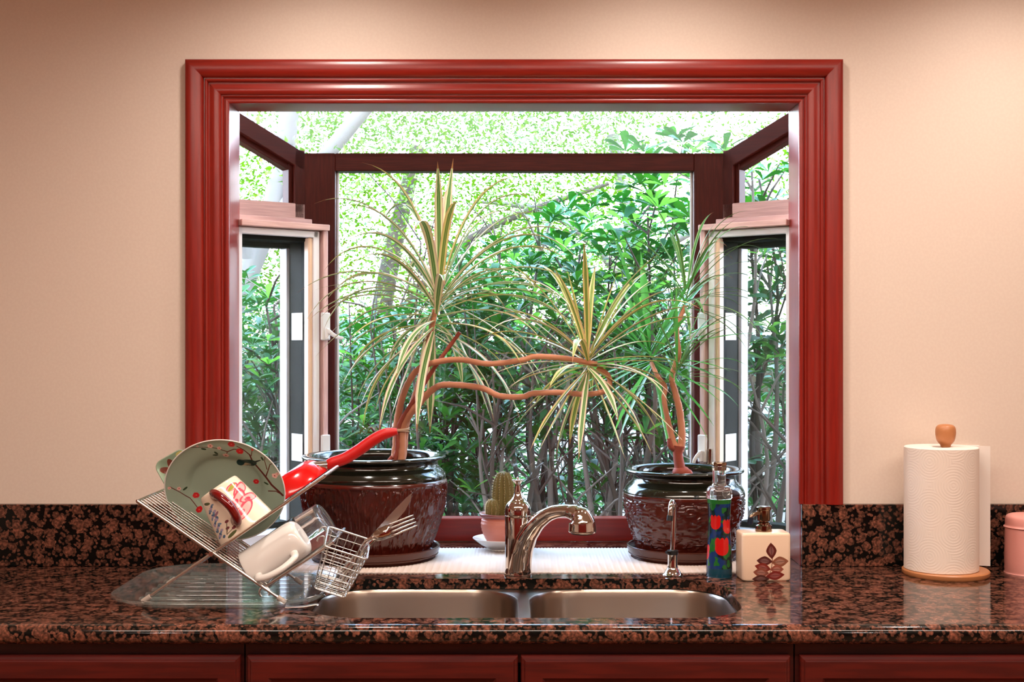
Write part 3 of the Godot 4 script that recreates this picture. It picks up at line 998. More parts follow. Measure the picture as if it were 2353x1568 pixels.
func build_plants() -> void:
	# left pot
	var lp := Vector3(-0.3336, COUNTER + 0.0105, -0.10)
	saucer("large brown glazed saucer under the left plant pot", Vector3(-0.3336, COUNTER + 0.003, -0.10), 0.160, "plant saucers")
	var t := thing("potted_dracaena", "variegated pink and cream edged dragon plant in the large brown ribbed pot on the left", "potted plant", lp)
	var n := noise(1.0, FastNoiseLite.TYPE_SIMPLEX, 1, 21)
	pot(t, PackedVector2Array([Vector2(0.0, 0.0), Vector2(0.125, 0.0), Vector2(0.136, 0.012), Vector2(0.150, 0.042), Vector2(0.164, 0.082), Vector2(0.1745, 0.125), Vector2(0.1785, 0.163), Vector2(0.1765, 0.178), Vector2(0.1735, 0.183)]),
		PackedVector2Array([Vector2(0.1730, 0.182), Vector2(0.1735, 0.192), Vector2(0.166, 0.203), Vector2(0.157, 0.212), Vector2(0.154, 0.222), Vector2(0.161, 0.229), Vector2(0.1705, 0.2315), Vector2(0.1725, 0.235), Vector2(0.170, 0.2385), Vector2(0.160, 0.240), Vector2(0.150, 0.236), Vector2(0.145, 0.22), Vector2(0.15, 0.19), Vector2(0.158, 0.17)]),
		pot_waves(n, 24.0, 13.0, 0.0042, 0.012, 0.176), 0.205, 0.152)
	var z0 := -0.10
	cane(t, "cane", PackedVector3Array([wp(-272, 205, z0), wp(-262, 262, z0), wp(-255, 328, z0), wp(-225, 418, -0.09), wp(-203, 510, -0.085), wp(-184, 600, -0.08)]), PackedFloat32Array([0.0105, 0.0095, 0.0085, 0.0075, 0.007, 0.0075]), M.cane)
	cane(t, "cane", PackedVector3Array([wp(-288, 205, z0), wp(-280, 270, z0), wp(-278, 322, z0), wp(-266, 379, -0.08), wp(-245, 429, -0.06), wp(-215, 462, -0.04), wp(-164, 477, -0.02), wp(-116, 480, 0.0), wp(-54, 471, 0.01), wp(24, 480, 0.015), wp(55, 488, 0.015), wp(127, 483, 0.01), wp(198, 470, 0.0)]), PackedFloat32Array([0.0105, 0.009, 0.008, 0.0072, 0.0068, 0.0066, 0.0066, 0.0062]), M.cane)
	cane(t, "cane", PackedVector3Array([wp(-268, 205, -0.09), wp(-264, 268, -0.09), wp(-260, 324, -0.09), wp(-222, 375, -0.07), wp(-182, 413, -0.05), wp(-145, 421, -0.03), wp(-72, 414, -0.01), wp(-30, 396, 0.0), wp(24, 394, 0.01), wp(50, 402, 0.01), wp(116, 404, 0.01), wp(168, 400, 0.01), wp(212, 406, 0.01), wp(228, 425, 0.005), wp(222, 446, 0.0), wp(200, 462, -0.005)]), PackedFloat32Array([0.0100, 0.009, 0.0078, 0.0070, 0.0068, 0.0066, 0.0066, 0.0066]), M.cane)
	cane(t, "cut_cane", PackedVector3Array([wp(-296, 205, -0.095), wp(-276, 260, -0.09), wp(-272, 320, -0.085), wp(-232, 386, -0.075), wp(-185, 460, -0.06), wp(-124, 545, -0.05)]), PackedFloat32Array([0.008, 0.0068, 0.0058, 0.0055, 0.0052, 0.0048]), M.cane_red)
	cane(t, "cut_cane", PackedVector3Array([wp(-318, 205, -0.085), wp(-305, 222, -0.085), wp(-288, 246, -0.085)]), PackedFloat32Array([0.0062, 0.0055, 0.005]), M.cane_red)
	var s := Shape.new()
	for k in 4:
		var ring := PackedVector3Array()
		for i in 25:
			var a := TAU * i / 24
			ring.append(wp(-269, 305 + k * 3.2, -0.095) + Vector3(cos(a) * 0.021, sin(a + k) * 0.003, sin(a) * 0.017))
		s.tube(ring, PackedFloat32Array([0.0016]), 6, false)
	obj("tie", s.done(), M.twine, t, true)
	crown(t, wp(-176, 622, -0.08), Vector3(0.15, 1, 0).normalized(), 60, Vector2(0.30, 0.44), 0.0185, Vector2(4.6, 8.0), [M.strap_leaf_0, M.strap_leaf_0, M.strap_leaf_1], -0.7, 0.42, 0.12)
	# a few long leaves the photograph shows clearly
	for q in [[Vector3(0.10, 1, 0.05), 0.34, 0.021, 0.5], [Vector3(0.0, 1, 0.0), 0.27, 0.020, 0.3], [Vector3(0.85, 0.75, 0.1), 0.27, 0.010, 1.6], [Vector3(-0.7, 0.85, 0.1), 0.24, 0.010, 1.0], [Vector3(-1, 0.36, 0.05), 0.30, 0.010, 2.4], [Vector3(-1, 0.1, 0.2), 0.30, 0.011, 4.2],
		[Vector3(-1, 0.62, 0.1), 0.36, 0.018, 4.0], [Vector3(-1, 0.3, -0.2), 0.34, 0.018, 3.4], [Vector3(-1, -0.1, 0.15), 0.33, 0.018, 3.0], [Vector3(-0.8, -0.45, 0.1), 0.33, 0.018, 2.4], [Vector3(1, 0.7, 0.1), 0.38, 0.018, 4.2], [Vector3(1, 0.42, -0.2), 0.40, 0.018, 3.6], [Vector3(1, 0.2, 0.1), 0.38, 0.018, 3.2], [Vector3(1, 0.0, 0.2), 0.36, 0.018, 3.2], [Vector3(0.85, -0.35, 0.1), 0.34, 0.018, 2.6], [Vector3(0.45, -0.9, 0.1), 0.32, 0.018, 1.0], [Vector3(-0.4, -0.9, 0.15), 0.31, 0.018, 1.0], [Vector3(0.9, 0.55, 0.3), 0.42, 0.016, 5.0]]:
		obj("leaf", strap(wp(-176, 622, -0.08), q[0], q[1], q[2], q[3], 0.5), M.strap_leaf_0, t, true)
	crown(t, wp(178, 468, 0.0), Vector3(-0.05, 1, 0.1).normalized(), 42, Vector2(0.24, 0.36), 0.0165, Vector2(2.5, 6.5), [M.strap_leaf_1, M.strap_leaf_0, M.strap_leaf_1], -0.9, 0.5, 0.05)
	for q in [[Vector3(0.30, 1, 0.1), 0.23, 0.013, 0.4], [Vector3(0.5, 1, 0.1), 0.20, 0.013, 0.6], [Vector3(-0.22, 1, 0.1), 0.24, 0.012, 0.4], [Vector3(-0.35, 1, 0.0), 0.25, 0.011, 0.5], [Vector3(1, 0.12, 0.1), 0.21, 0.011, 1.2], [Vector3(-1, 0.25, 0.1), 0.24, 0.012, 1.6], [Vector3(0.8, -0.5, 0.2), 0.30, 0.012, 1.5], [Vector3(0.4, -1, 0.2), 0.24, 0.012, 0.5], [Vector3(-0.5, -0.8, 0.2), 0.24, 0.012, 0.6]]:
		obj("leaf", strap(wp(178, 468, 0.0), q[0], q[1], q[2], q[3], 0.5), M.strap_leaf_1, t, true)
	# right pot
	var rp := Vector3(0.4164, COUNTER + 0.0105, -0.11)
	saucer("smaller brown glazed saucer under the right plant pot", Vector3(0.4164, COUNTER + 0.003, -0.11), 0.138, "plant saucers")
	t = thing("potted_dracaena", "green thin-leaved dragon plant in the smaller brown wavy-ridged pot on the right", "potted plant", rp)
	pot(t, PackedVector2Array([Vector2(0.0, 0.0), Vector2(0.105, 0.0), Vector2(0.1135, 0.010), Vector2(0.122, 0.030), Vector2(0.133, 0.058), Vector2(0.143, 0.092), Vector2(0.1470, 0.125), Vector2(0.1465, 0.143), Vector2(0.1455, 0.148)]),
		PackedVector2Array([Vector2(0.1450, 0.147), Vector2(0.1445, 0.152), Vector2(0.139, 0.163), Vector2(0.127, 0.175), Vector2(0.1225, 0.186), Vector2(0.128, 0.194), Vector2(0.1415, 0.1975), Vector2(0.1440, 0.201), Vector2(0.1415, 0.2045), Vector2(0.132, 0.2055), Vector2(0.122, 0.201), Vector2(0.117, 0.186), Vector2(0.122, 0.16), Vector2(0.13, 0.14)]),
		pot_waves(n, 2.2, 105.0, 0.0032, 0.012, 0.142), 0.184, 0.122)
	var z1 := -0.11
	s = Shape.new()
	s.ball(wp(410, 206, z1), Vector3(0.022, 0.016, 0.02), 14, 8)
	s.ball(wp(424, 203, z1 + 0.008), Vector3(0.013, 0.012, 0.012), 12, 8)
	s.tube(curve(PackedVector3Array([wp(409, 178, z1), wp(407, 215, z1), wp(402, 248, z1), wp(404, 270, z1)]), 6), spread(PackedFloat32Array([0.019, 0.013, 0.012, 0.015]), 19), 12)
	obj("root_crown", s.done(), M.cane_red, t, true)
	cane(t, "cane", PackedVector3Array([wp(406, 258, z1), wp(412, 288, z1), wp(407, 350, z1), wp(395, 402, z1), wp(387, 432, z1), wp(395, 465, z1), wp(404, 492, z1), wp(400, 532, z1), wp(401, 562, z1), wp(420, 610, z1)]), PackedFloat32Array([0.0105, 0.009, 0.0085, 0.0075, 0.007, 0.007, 0.0065, 0.006, 0.0055]), M.cane)
	cane(t, "cane", PackedVector3Array([wp(400, 258, z1), wp(390, 280, z1), wp(377, 334, z1), wp(368, 385, z1), wp(371, 412, z1), wp(352, 440, z1), wp(342, 470, z1 - 0.04)]), PackedFloat32Array([0.010, 0.008, 0.0065, 0.006, 0.0055, 0.005]), M.cane)
	cane(t, "cut_cane", PackedVector3Array([wp(398, 262, z1), wp(386, 270, z1), wp(382, 288, z1)]), PackedFloat32Array([0.010, 0.009, 0.007]), M.cane_red)
	crown(t, wp(420, 622, z1), Vector3(0.1, 1, 0).normalized(), 44, Vector2(0.20, 0.32), 0.0075, Vector2(5.0, 10.0), [M.strap_leaf_2], -0.4, 0.45)
	crown(t, wp(345, 478, z1 - 0.06), Vector3(-0.2, 1, 0).normalized(), 36, Vector2(0.22, 0.34), 0.0165, Vector2(0.6, 2.6), [M.green_strap_leaf], -1.0, 0.3)
	crown(t, wp(392, 440, z1 + 0.01), Vector3(0.3, 0.9, 0.2).normalized(), 26, Vector2(0.20, 0.30), 0.0075, Vector2(4.0, 8.0), [M.strap_leaf_2, M.green_strap_leaf], -0.3)
	# cactus
	var cs := Vector3(-0.0276, COUNTER, -0.225)
	s = Shape.new()
	s.lathe(spline2(PackedVector2Array([Vector2(0, 0), Vector2(0.037, 0), Vector2(0.038, 0.003), Vector2(0.036, 0.006), Vector2(0.052, 0.014), Vector2(0.0695, 0.028), Vector2(0.0705, 0.0295), Vector2(0.069, 0.030), Vector2(0.05, 0.018), Vector2(0.03, 0.0095), Vector2(0, 0.009)]), 4), 64)
	var o := obj("china_saucer", s.done(), M.white_china)
	o.position = cs
	tag(o, "shallow white china saucer under the cactus pot behind the faucet", "saucer")
	t = thing("potted_cactus", "small spiny column cactus with two pups in a pinkish clay pot behind the faucet", "potted plant", cs + Vector3(0, 0.010, 0))
	s = Shape.new()
	s.lathe(spline2(PackedVector2Array([Vector2(0, 0), Vector2(0.0275, 0), Vector2(0.036, 0.012), Vector2(0.046, 0.032), Vector2(0.0505, 0.052), Vector2(0.0485, 0.066), Vector2(0.0455, 0.070), Vector2(0.053, 0.0765), Vector2(0.0545, 0.080), Vector2(0.0525, 0.082), Vector2(0.047, 0.080), Vector2(0.044, 0.07), Vector2(0.04, 0.066)]), 6), 64, Vector3.ZERO, Ringed.new())
	obj("pot", s.done(), M.terracotta, t)
	s = Shape.new()
	s.lathe(spline2(PackedVector2Array([Vector2(0.0478, 0.0715), Vector2(0.0538, 0.0765), Vector2(0.0553, 0.0800), Vector2(0.0532, 0.0828), Vector2(0.0475, 0.0805), Vector2(0.0455, 0.0760)]), 5), 64)
	obj("glazed_rim", s.done(), M.dull_red, t)
	s = Shape.new()
	s.lathe(PackedVector2Array([Vector2(0.045, 0.072), Vector2(0.02, 0.075), Vector2(0, 0.075)]), 32)
	obj("soil", s.done(), M.soil, t)
	for q in [[Vector3(0.006, 0.072, 0), 0.0255, 0.116, 13], [Vector3(-0.020, 0.072, 0.022), 0.0165, 0.048, 11], [Vector3(0.056, 0.072, 0.004), 0.012, 0.044, 10]]:
		if q[0].x > 0.05: q[0].x = 0.042
		var ribs: int = q[3]
		var hgt: float = q[2]
		var rad: float = q[1]
		s = Shape.new()
		var prof := PackedVector2Array()
		for k in 19:
			var f := k / 18.0
			prof.append(Vector2(rad * (0.72 + 0.28 * sin(PI * minf(f * 1.1 + 0.15, 0.5))) * pow(maxf(0.0, 1.0 - pow(f, 5.0)), 0.5), f * hgt))
		var ribbed := Ribbed.new()
		ribbed.ribs = ribs
		s.lathe(prof, ribs * 8, q[0], ribbed, 180.0)
		var b := obj("stem", s.done(), M.cactus, t)
		s = Shape.new()
		s.group = -1
		for i in ribs:
			var a := -TAU * i / ribs
			for k in range(1, 18):
				var c: Vector2 = prof[k]
				var at: Vector3 = q[0] + Vector3(cos(a) * c.x * 1.12, c.y, sin(a) * c.x * 1.12)
				for m in 6:
					var d := Vector3(cos(a), 0.25, sin(a)) + Vector3(rng.randf_range(-0.9, 0.9), rng.randf_range(-0.8, 0.8), rng.randf_range(-0.9, 0.9))
					var e := at + d.normalized() * rng.randf_range(0.003, 0.006)
					var wd := Vector3(-sin(a), 0.3, cos(a)) * 0.00045
					s.tri(at - wd, at + wd, e)
		o = obj("spines", s.done(), M.spines, b)
		o.set_meta("kind", "stuff")


# ---------------------------------------------------------------- the dish rack and what is on it
func upright(p: Vector2, z: float) -> Vector3:     # p in the plane of the rack's side, its y above the worktop
	return Vector3(p.x, COUNTER + p.y, z)


func plate_px(x: float, y: float) -> Vector2:     # from the plate's radius to its painted picture
	return Vector2(320 + 320 * x, 320 + 320 * y)


func build_rack() -> void:
	# tray
	var t := thing("drip_tray", "clear plastic draining tray with long raised ribs under the dish rack", "tray", Vector3(-0.59, COUNTER, 0.29))
	var s := Shape.new()
	var rings := []
	for e in [[0.385, 0.385, 0.10, 0.0015], [0.40, 0.40, 0.105, 0.0025], [0.418, 0.418, 0.11, 0.014], [0.426, 0.426, 0.115, 0.017], [0.440, 0.440, 0.12, 0.0165], [0.442, 0.442, 0.12, 0.012]]:
		rings.append(ring3(rounded(e[0], e[1], e[2], 10), e[3]))
	s.loops(rings, true, 1, 60.0)
	s.cap(rings[0], true)
	obj("pan", s.done(), M.clear_plastic, t)
	for k in 8:
		s = Shape.new()
		var z := -0.16 + k * 0.0457
		var l := 0.33 if k > 0 and k < 7 else 0.26
		var rr := []
		for e in [[l, 0.020, 0.0016], [l - 0.004, 0.016, 0.006], [l - 0.008, 0.011, 0.0075]]:
			rr.append(ring3(rounded(e[0], e[1], e[1] * 0.48, 5, Vector2(0, z)), e[2]))
		s.loops(rr, true, 1, 60.0)
		s.cap(rr[-1])
		obj("rib", s.done(), M.clear_plastic, t)
	s = Shape.new()
	var lip := curve(PackedVector3Array([Vector3(0.150, 0.006, 0.212), Vector3(0.185, 0.008, 0.216), Vector3(0.208, 0.0115, 0.214), Vector3(0.214, 0.010, 0.214)]), 5)
	s.tube(lip, PackedFloat32Array([0.0035]), 10, true, Vector2(0.5, 2.2))
	obj("drain_lip", s.done(), M.wire_chrome, t)
	# rack: two crossing grids and a lower shelf
	var zn := 0.48
	var zf := 0.28
	var base := Vector3(-0.59, COUNTER + 0.008, 0.38)
	t = thing("dish_rack", "folding X-shaped chrome wire dish rack standing in the clear tray", "dish rack", base)
	var ax := [Vector2(-0.736, 0.2096), Vector2(-0.447, 0.012)]
	var bx := [Vector2(-0.725, 0.012), Vector2(-0.3686, 0.2583)]
	var cx := [Vector2(-0.4865, 0.0388), Vector2(-0.3532, 0.1268)]
	s = Shape.new()
	for z in [zn, zf]:
		s.rod(upright(ax[0], z), upright(ax[1], z), 0.0034, 10)
	s.rod(upright(ax[0], zn), upright(ax[0], zf), 0.0030, 10)
	var ae: Vector2 = ax[0].lerp(ax[1], 0.88)
	s.rod(upright(ae, zn), upright(ae, zf), 0.0026, 8)
	obj("long_frame", s.done(), M.wire_chrome, t, true)
	s = Shape.new()
	for k in 10:
		var z := lerpf(zn, zf, (k + 1) / 11.0)
		s.rod(upright(ax[0], z), upright(ae, z), 0.0015, 6)
	obj("long_grid", s.done(), M.wire_chrome, t, true)
	s = Shape.new()
	for z in [zn - 0.007, zf + 0.007]:
		s.rod(upright(bx[0], z), upright(bx[1], z), 0.0034, 10)
	s.rod(upright(bx[1], zn - 0.007), upright(bx[1], zf + 0.007), 0.0030, 10)
	var be: Vector2 = bx[0].lerp(bx[1], 0.42)
	s.rod(upright(be, zn - 0.007), upright(be, zf + 0.007), 0.0026, 8)
	obj("cross_frame", s.done(), M.wire_chrome, t, true)
	s = Shape.new()
	for k in 10:
		var z := lerpf(zn, zf, (k + 1) / 11.0)
		s.rod(upright(be, z), upright(bx[1], z), 0.0015, 6)
	obj("cross_grid", s.done(), M.wire_chrome, t, true)
	s = Shape.new()
	for z in [zn - 0.007, zf + 0.007]:
		s.rod(upright(cx[0], z), upright(cx[1], z), 0.0030, 10)
	s.rod(upright(cx[1], zn - 0.007), upright(cx[1], zf + 0.007), 0.0028, 10)
	s.rod(upright(cx[0], zn - 0.007), upright(cx[0], zf + 0.007), 0.0026, 8)
	obj("shelf_frame", s.done(), M.wire_chrome, t, true)
	s = Shape.new()
	for k in 10:
		var z := lerpf(zn, zf, (k + 1) / 11.0)
		s.rod(upright(cx[0], z), upright(cx[1], z), 0.0015, 6)
	obj("shelf_grid", s.done(), M.wire_chrome, t, true)
	for z in [zn, zf]:
		s = Shape.new()
		s.rod(upright(Vector2(-0.590, 0.1065), z - 0.011), upright(Vector2(-0.590, 0.1065), z + 0.006), 0.0048, 12)
		obj("hinge", s.done(), M.wire_chrome, t, true)
		s = Shape.new()
		var hook := PackedVector3Array()
		for i in 13:
			var a := PI * 1.5 * i / 12 - 0.6
			hook.append(upright(Vector2(-0.4865 + cos(a) * 0.010, 0.030 + sin(a) * 0.010), z - 0.003))
		s.tube(hook, PackedFloat32Array([0.0024]), 8)
		obj("hook", s.done(), M.wire_chrome, t, true)
		var k := 0
		for e in [[ax[1], ax[0]], [bx[0], bx[1]]]:
			s = Shape.new()
			var d: Vector2 = (e[1] - e[0]).normalized()
			var zz: float = z if k == 0 else (z - 0.007 if z == zn else z + 0.007)
			s.rod(upright(e[0] - d * 0.003, zz), upright(e[0] + d * 0.016, zz), 0.0052, 12)
			obj("rubber_foot", s.done(), M.grey_rubber, t, true)
			k += 1
	# round plate with cherry blossom and a bird
	var im := Image.create(640, 640, false, Image.FORMAT_RGB8)
	im.fill(Color8(152, 166, 146))
	var brown := Color8(88, 34, 28)
	stroke(im, [plate_px(.95, .09), plate_px(.77, -.09), plate_px(.684, -.235), plate_px(.527, -.477), plate_px(.478, -.574), plate_px(.454, -.683), plate_px(.37, -.78), plate_px(.26, -.86)], 6.5, brown, 2.5)
	stroke(im, [plate_px(.37, -.78), plate_px(.2, -.79), plate_px(.09, -.73), plate_px(-.04, -.79), plate_px(-.127, -.82), plate_px(-.27, -.84), plate_px(-.49, -.852)], 3.2, brown, 1.4)
	stroke(im, [plate_px(.684, -.235), plate_px(.745, -.404), plate_px(.78, -.513), plate_px(.83, -.537)], 3.2, brown, 1.6)
	stroke(im, [plate_px(.72, -.40), plate_px(.695, -.58), plate_px(.72, -.70)], 2.4, brown, 1.4)
	stroke(im, [plate_px(.478, -.66), plate_px(.515, -.82)], 2.2, brown, 1.4)
	stroke(im, [plate_px(.71, .045), plate_px(.84, .03), plate_px(.95, .09)], 3.2, brown, 2.4)
	stroke(im, [plate_px(.09, -.73), plate_px(.06, -.66)], 2.0, brown)
	stroke(im, [plate_px(-.92, -.08), plate_px(-.76, 0.06), plate_px(-.62, .2), plate_px(-.5, .42)], 2.4, brown, 1.6)
	for f in [[.175, -.90, 18], [.297, -.75, 19], [.50, -.09, 15], [-.527, .177, 17], [-.49, .43, 16], [.51, -.80, 7]]:
		for k in 6: dot(im, plate_px(f[0], f[1]).x + cos(k * 1.05) * f[2] * 0.45, plate_px(f[0], f[1]).y + sin(k * 1.05) * f[2] * 0.45, f[2] * 0.6, f[2] * 0.6, Color8(196, 30, 34))
		dot(im, plate_px(f[0], f[1]).x, plate_px(f[0], f[1]).y, 4, 4, Color8(226, 90, 70))
	for f in [[-.176, -.864, 15], [-.036, -.81, 11], [.048, -.634, 17], [.841, -.283, 16], [.89, -.33, 10], [-.775, -.017, 11], [-.926, -.053, 9], [-.254, .504, 13], [-.38, -.87, 6]]:
		for k in 5: dot(im, plate_px(f[0], f[1]).x + cos(k * 1.257) * f[2] * 0.55, plate_px(f[0], f[1]).y + sin(k * 1.257) * f[2] * 0.55, f[2] * 0.5, f[2] * 0.5, Color8(228, 176, 164))
		dot(im, plate_px(f[0], f[1]).x, plate_px(f[0], f[1]).y, f[2] * 0.25, f[2] * 0.25, Color8(150, 30, 40))
	for f in [[-.10, -.70, .9], [-.29, -.80, .3], [-.12, -.65, 0.1], [-.68, .0, -.6], [-.40, .29, -.9], [.68, -.10, .4], [.66, -.62, 1.2]]:
		dot(im, plate_px(f[0], f[1]).x, plate_px(f[0], f[1]).y, 14, 6, Color8(52, 66, 44), f[2])
	dot(im, plate_px(.40, -.49).x, plate_px(.40, -.49).y, 50, 25, Color8(34, 52, 44), -0.2)
	dot(im, plate_px(.36, -.44).x, plate_px(.36, -.44).y, 30, 9, Color8(168, 150, 120), -0.25)
	dot(im, plate_px(.27, -.47).x, plate_px(.27, -.47).y, 21, 20, Color8(30, 56, 52))
	stroke(im, [plate_px(.50, -.52), plate_px(.62, -.58)], 7, Color8(46, 50, 44), 3)
	var plate_mat := mat("plate_glaze", Color.WHITE, 0.18, 0.0, 0.5)
	plate_mat.albedo_texture = picture(im)
	var pr := 0.1235
	s = Shape.new()
	var pp := PackedVector2Array([Vector2(0.0, 0.004), Vector2(0.30, 0.004), Vector2(0.57, 0.0045), Vector2(0.60, 0.0065), Vector2(0.64, 0.011), Vector2(0.70, 0.0145), Vector2(0.85, 0.019), Vector2(0.985, 0.0235), Vector2(1.0, 0.0245), Vector2(0.998, 0.0225), Vector2(0.85, 0.0145), Vector2(0.68, 0.0085), Vector2(0.62, 0.002), Vector2(0.55, 0.0), Vector2(0.0, 0.0005)])
	s.group = 1
	var segs := 96
	for k in pp.size() - 1:
		for i in segs:
			var a0 := TAU * i / segs
			var a1 := TAU * (i + 1) / segs
			var v := []
			for e in [[k, a0], [k, a1], [k + 1, a1], [k + 1, a0]]:
				var c: Vector2 = pp[e[0]]
				v.append(Vector3(cos(e[1]) * c.x * pr, sin(e[1]) * c.x * pr, c.y))
			var uv := []
			for p in v: uv.append(Vector2(0.5 + 0.5 * p.x / pr, 0.5 - 0.5 * p.y / pr))
			s.quad(v[0], v[3], v[2], v[1], uv[0], uv[3], uv[2], uv[1])
	var o := obj("round_plate", s.done(), plate_mat)
	o.position = Vector3(-0.594, COUNTER + 0.2240, 0.325)
	o.rotation = Vector3(0.46, 0.03, 0)
	s = Shape.new()
	var lip_ring := PackedVector3Array()
	for i in 97: lip_ring.append(Vector3(cos(TAU * i / 96.0) * pr * 0.997, sin(TAU * i / 96.0) * pr * 0.997, 0.0240))
	s.tube(lip_ring, PackedFloat32Array([0.0013]), 8, false)
	obj("lit_rim", s.done(), M.white_china, o)  # pale ring paints in the light caught along the plate edge
	tag(o, "round pale green plate painted with cherry blossom and a dark bird", "plate")
	# narrow square-cornered dish behind it
	im = Image.create(128, 256, false, Image.FORMAT_RGB8)
	im.fill(Color8(142, 158, 132))
	for k in 5:
		dot(im, 44 + cos(k * 1.257) * 22, 52 + sin(k * 1.257) * 24, 19, 11, Color8(122, 60, 46), k * 1.257)
	stroke(im, [Vector2(60, 70), Vector2(80, 130), Vector2(70, 220)], 3, Color8(96, 60, 44))
	dot(im, 100, 14, 16, 8, Color8(206, 186, 110))
	var dish_mat := mat("dish_glaze", Color.WHITE, 0.2)
	dish_mat.albedo_texture = picture(im)
	s = Shape.new()
	s.group = 1
	var dr := []
	for e in [[0.0001, 0.0001, 0.00001, 0.004], [0.05, 0.13, 0.012, 0.004], [0.056, 0.142, 0.014, 0.007], [0.070, 0.164, 0.016, 0.018], [0.074, 0.168, 0.017, 0.0185], [0.074, 0.168, 0.017, 0.016], [0.056, 0.142, 0.014, 0.002], [0.05, 0.13, 0.012, 0.0], [0.0001, 0.0001, 0.00001, 0.0]]:
		var ring := PackedVector3Array()
		for p in rounded(e[0], e[1], e[2], 6): ring.append(Vector3(p.x, p.y, e[3]))
		dr.append(ring)
	for k in dr.size() - 1:
		var cnt: int = dr[k].size()
		for i in cnt:
			var j := (i + 1) % cnt
			var v := [dr[k][i], dr[k][j], dr[k + 1][j], dr[k + 1][i]]
			var uv := []
			for p in v: uv.append(Vector2(0.5 + p.x / 0.076, 0.5 - p.y / 0.17))
			s.quad(v[0], v[1], v[2], v[3], uv[0], uv[1], uv[2], uv[3])
	o = obj("narrow_dish", s.done(), dish_mat)
	o.position = Vector3(-0.688, COUNTER + 0.207, 0.262)
	o.rotation = Vector3(-0.08, 0, deg_to_rad(30))
	tag(o, "narrow pale green dish with a brown flower showing behind the round plate", "dish")
	# floral mug, mouth down on the crossing grid
	var tilt := Basis(Vector3(0.822, 0.569, 0), Vector3(-0.569, 0.822, 0), Vector3(0, 0, 1))
	t = thing("floral_mug", "cream mug painted with pink and blue flowers, dark red handle, upside down on the rack", "mug", Vector3(-0.5325, COUNTER + 0.148, 0.425))
	t.basis = tilt
	im = Image.create(512, 256, false, Image.FORMAT_RGB8)
	im.fill(Color8(238, 222, 200))
	# blossoms on one side of the handle, blue sprays on the other
	for f in [[296, 70, 46, 24, 0.5], [330, 112, 50, 24, 0.9], [292, 130, 42, 22, -0.2], [334, 172, 48, 22, 0.7], [320, 40, 28, 16, 0.1]]:
		dot(im, f[0], f[1], f[2], f[3], Color8(226, 84, 100), f[4])
		dot(im, f[0] + 2, f[1] + 2, f[2] * 0.8, f[3] * 0.75, Color8(244, 176, 170), f[4])
		dot(im, f[0] + f[2] * 0.3, f[1] + 3, f[2] * 0.3, f[3] * 0.4, Color8(214, 70, 90), f[4])
	dot(im, 322, 40, 22, 9, Color8(170, 160, 70), 0.4)
	for k in 26:
		var f := Vector2(432 + (k % 5) * 7 - 14 + (k / 5) * 3, 60 + k * 6.6)
		dot(im, f.x, f.y, 7 + k % 4, 5 + k % 3, [Color8(112, 138, 168), Color8(80, 108, 140), Color8(176, 160, 190)][k % 3], k * 0.8)
	for f in [[408, 200], [400, 170], [390, 215]]:
		stroke(im, [Vector2(420, 225), Vector2(f[0], f[1])], 1.4, Color8(84, 70, 40))
		dot(im, f[0], f[1], 7, 7, Color8(120, 50, 60))
	dot(im, 405, 238, 18, 8, Color8(84, 92, 52), 0.3)
	dot(im, 420, 110, 14, 6, Color8(150, 110, 130), 0.6)
	dot(im, 440, 40, 18, 7, Color8(80, 92, 60), -0.4)
	im.flip_x()
	im.blit_rect(im.get_region(Rect2i(0, 0, 512, 256)), Rect2i(0, 0, 256, 256), Vector2i(256, 0))
	var mug_mat := mat("floral_glaze", Color.WHITE, 0.12, 0.0, 0.55)
	mug_mat.albedo_texture = picture(im)
	s = Shape.new()
	s.tall = Vector2(0.0, 0.100)
	s.lathe(spline2(PackedVector2Array([Vector2(0.0445, 0.060), Vector2(0.0555, 0.004), Vector2(0.0575, 0.0), Vector2(0.060, 0.002), Vector2(0.0555, 0.028), Vector2(0.0500, 0.06), Vector2(0.0440, 0.090), Vector2(0.0415, 0.0985), Vector2(0.038, 0.1015), Vector2(0.028, 0.102), Vector2(0.0, 0.101)]), 5), 64)
	obj("body", s.done(), mug_mat, t)
	s = Shape.new()
	var loop := curve(PackedVector3Array([Vector3(-0.004, 0.087, 0.041), Vector3(0.004, 0.089, 0.062), Vector3(0.014, 0.076, 0.080), Vector3(0.020, 0.050, 0.085), Vector3(0.014, 0.027, 0.073), Vector3(0.002, 0.024, 0.050)]), 7)
	s.tube(loop, PackedFloat32Array([0.0120]), 16, true, Vector2(0.75, 1.1), Vector3(0, 0, 1))
	obj("handle", s.done(), M.mug_red, t).set_meta("label", "dark red glazed handle")
	# white mug on the lower shelf, mouth against the long grid
	t = thing("white_mug", "plain white mug lying on the lower shelf of the rack", "mug", Vector3(-0.523, COUNTER + 0.0665, 0.430))
	t.basis = Basis(Vector3(0.551, -0.8345, 0), Vector3(0.8345, 0.551, 0), Vector3(0, 0, 1))
	s = Shape.new()
	s.lathe(spline2(PackedVector2Array([Vector2(0.034, 0.06), Vector2(0.0365, 0.004), Vector2(0.038, 0.0), Vector2(0.040, 0.002), Vector2(0.0395, 0.04), Vector2(0.0395, 0.09), Vector2(0.039, 0.108), Vector2(0.0365, 0.119), Vector2(0.031, 0.1245), Vector2(0.024, 0.1255), Vector2(0.0, 0.1235)]), 5), 64)
	obj("body", s.done(), M.white_china, t)
	s = Shape.new()
	loop = curve(PackedVector3Array([Vector3(0.016, 0.016, 0.032), Vector3(0.022, 0.018, 0.050), Vector3(0.028, 0.040, 0.064), Vector3(0.030, 0.072, 0.066), Vector3(0.026, 0.098, 0.054), Vector3(0.018, 0.098, 0.034)]), 7)
	s.tube(loop, PackedFloat32Array([0.0072]), 14, true, Vector2(0.8, 1.15), Vector3(0, 0, 1))
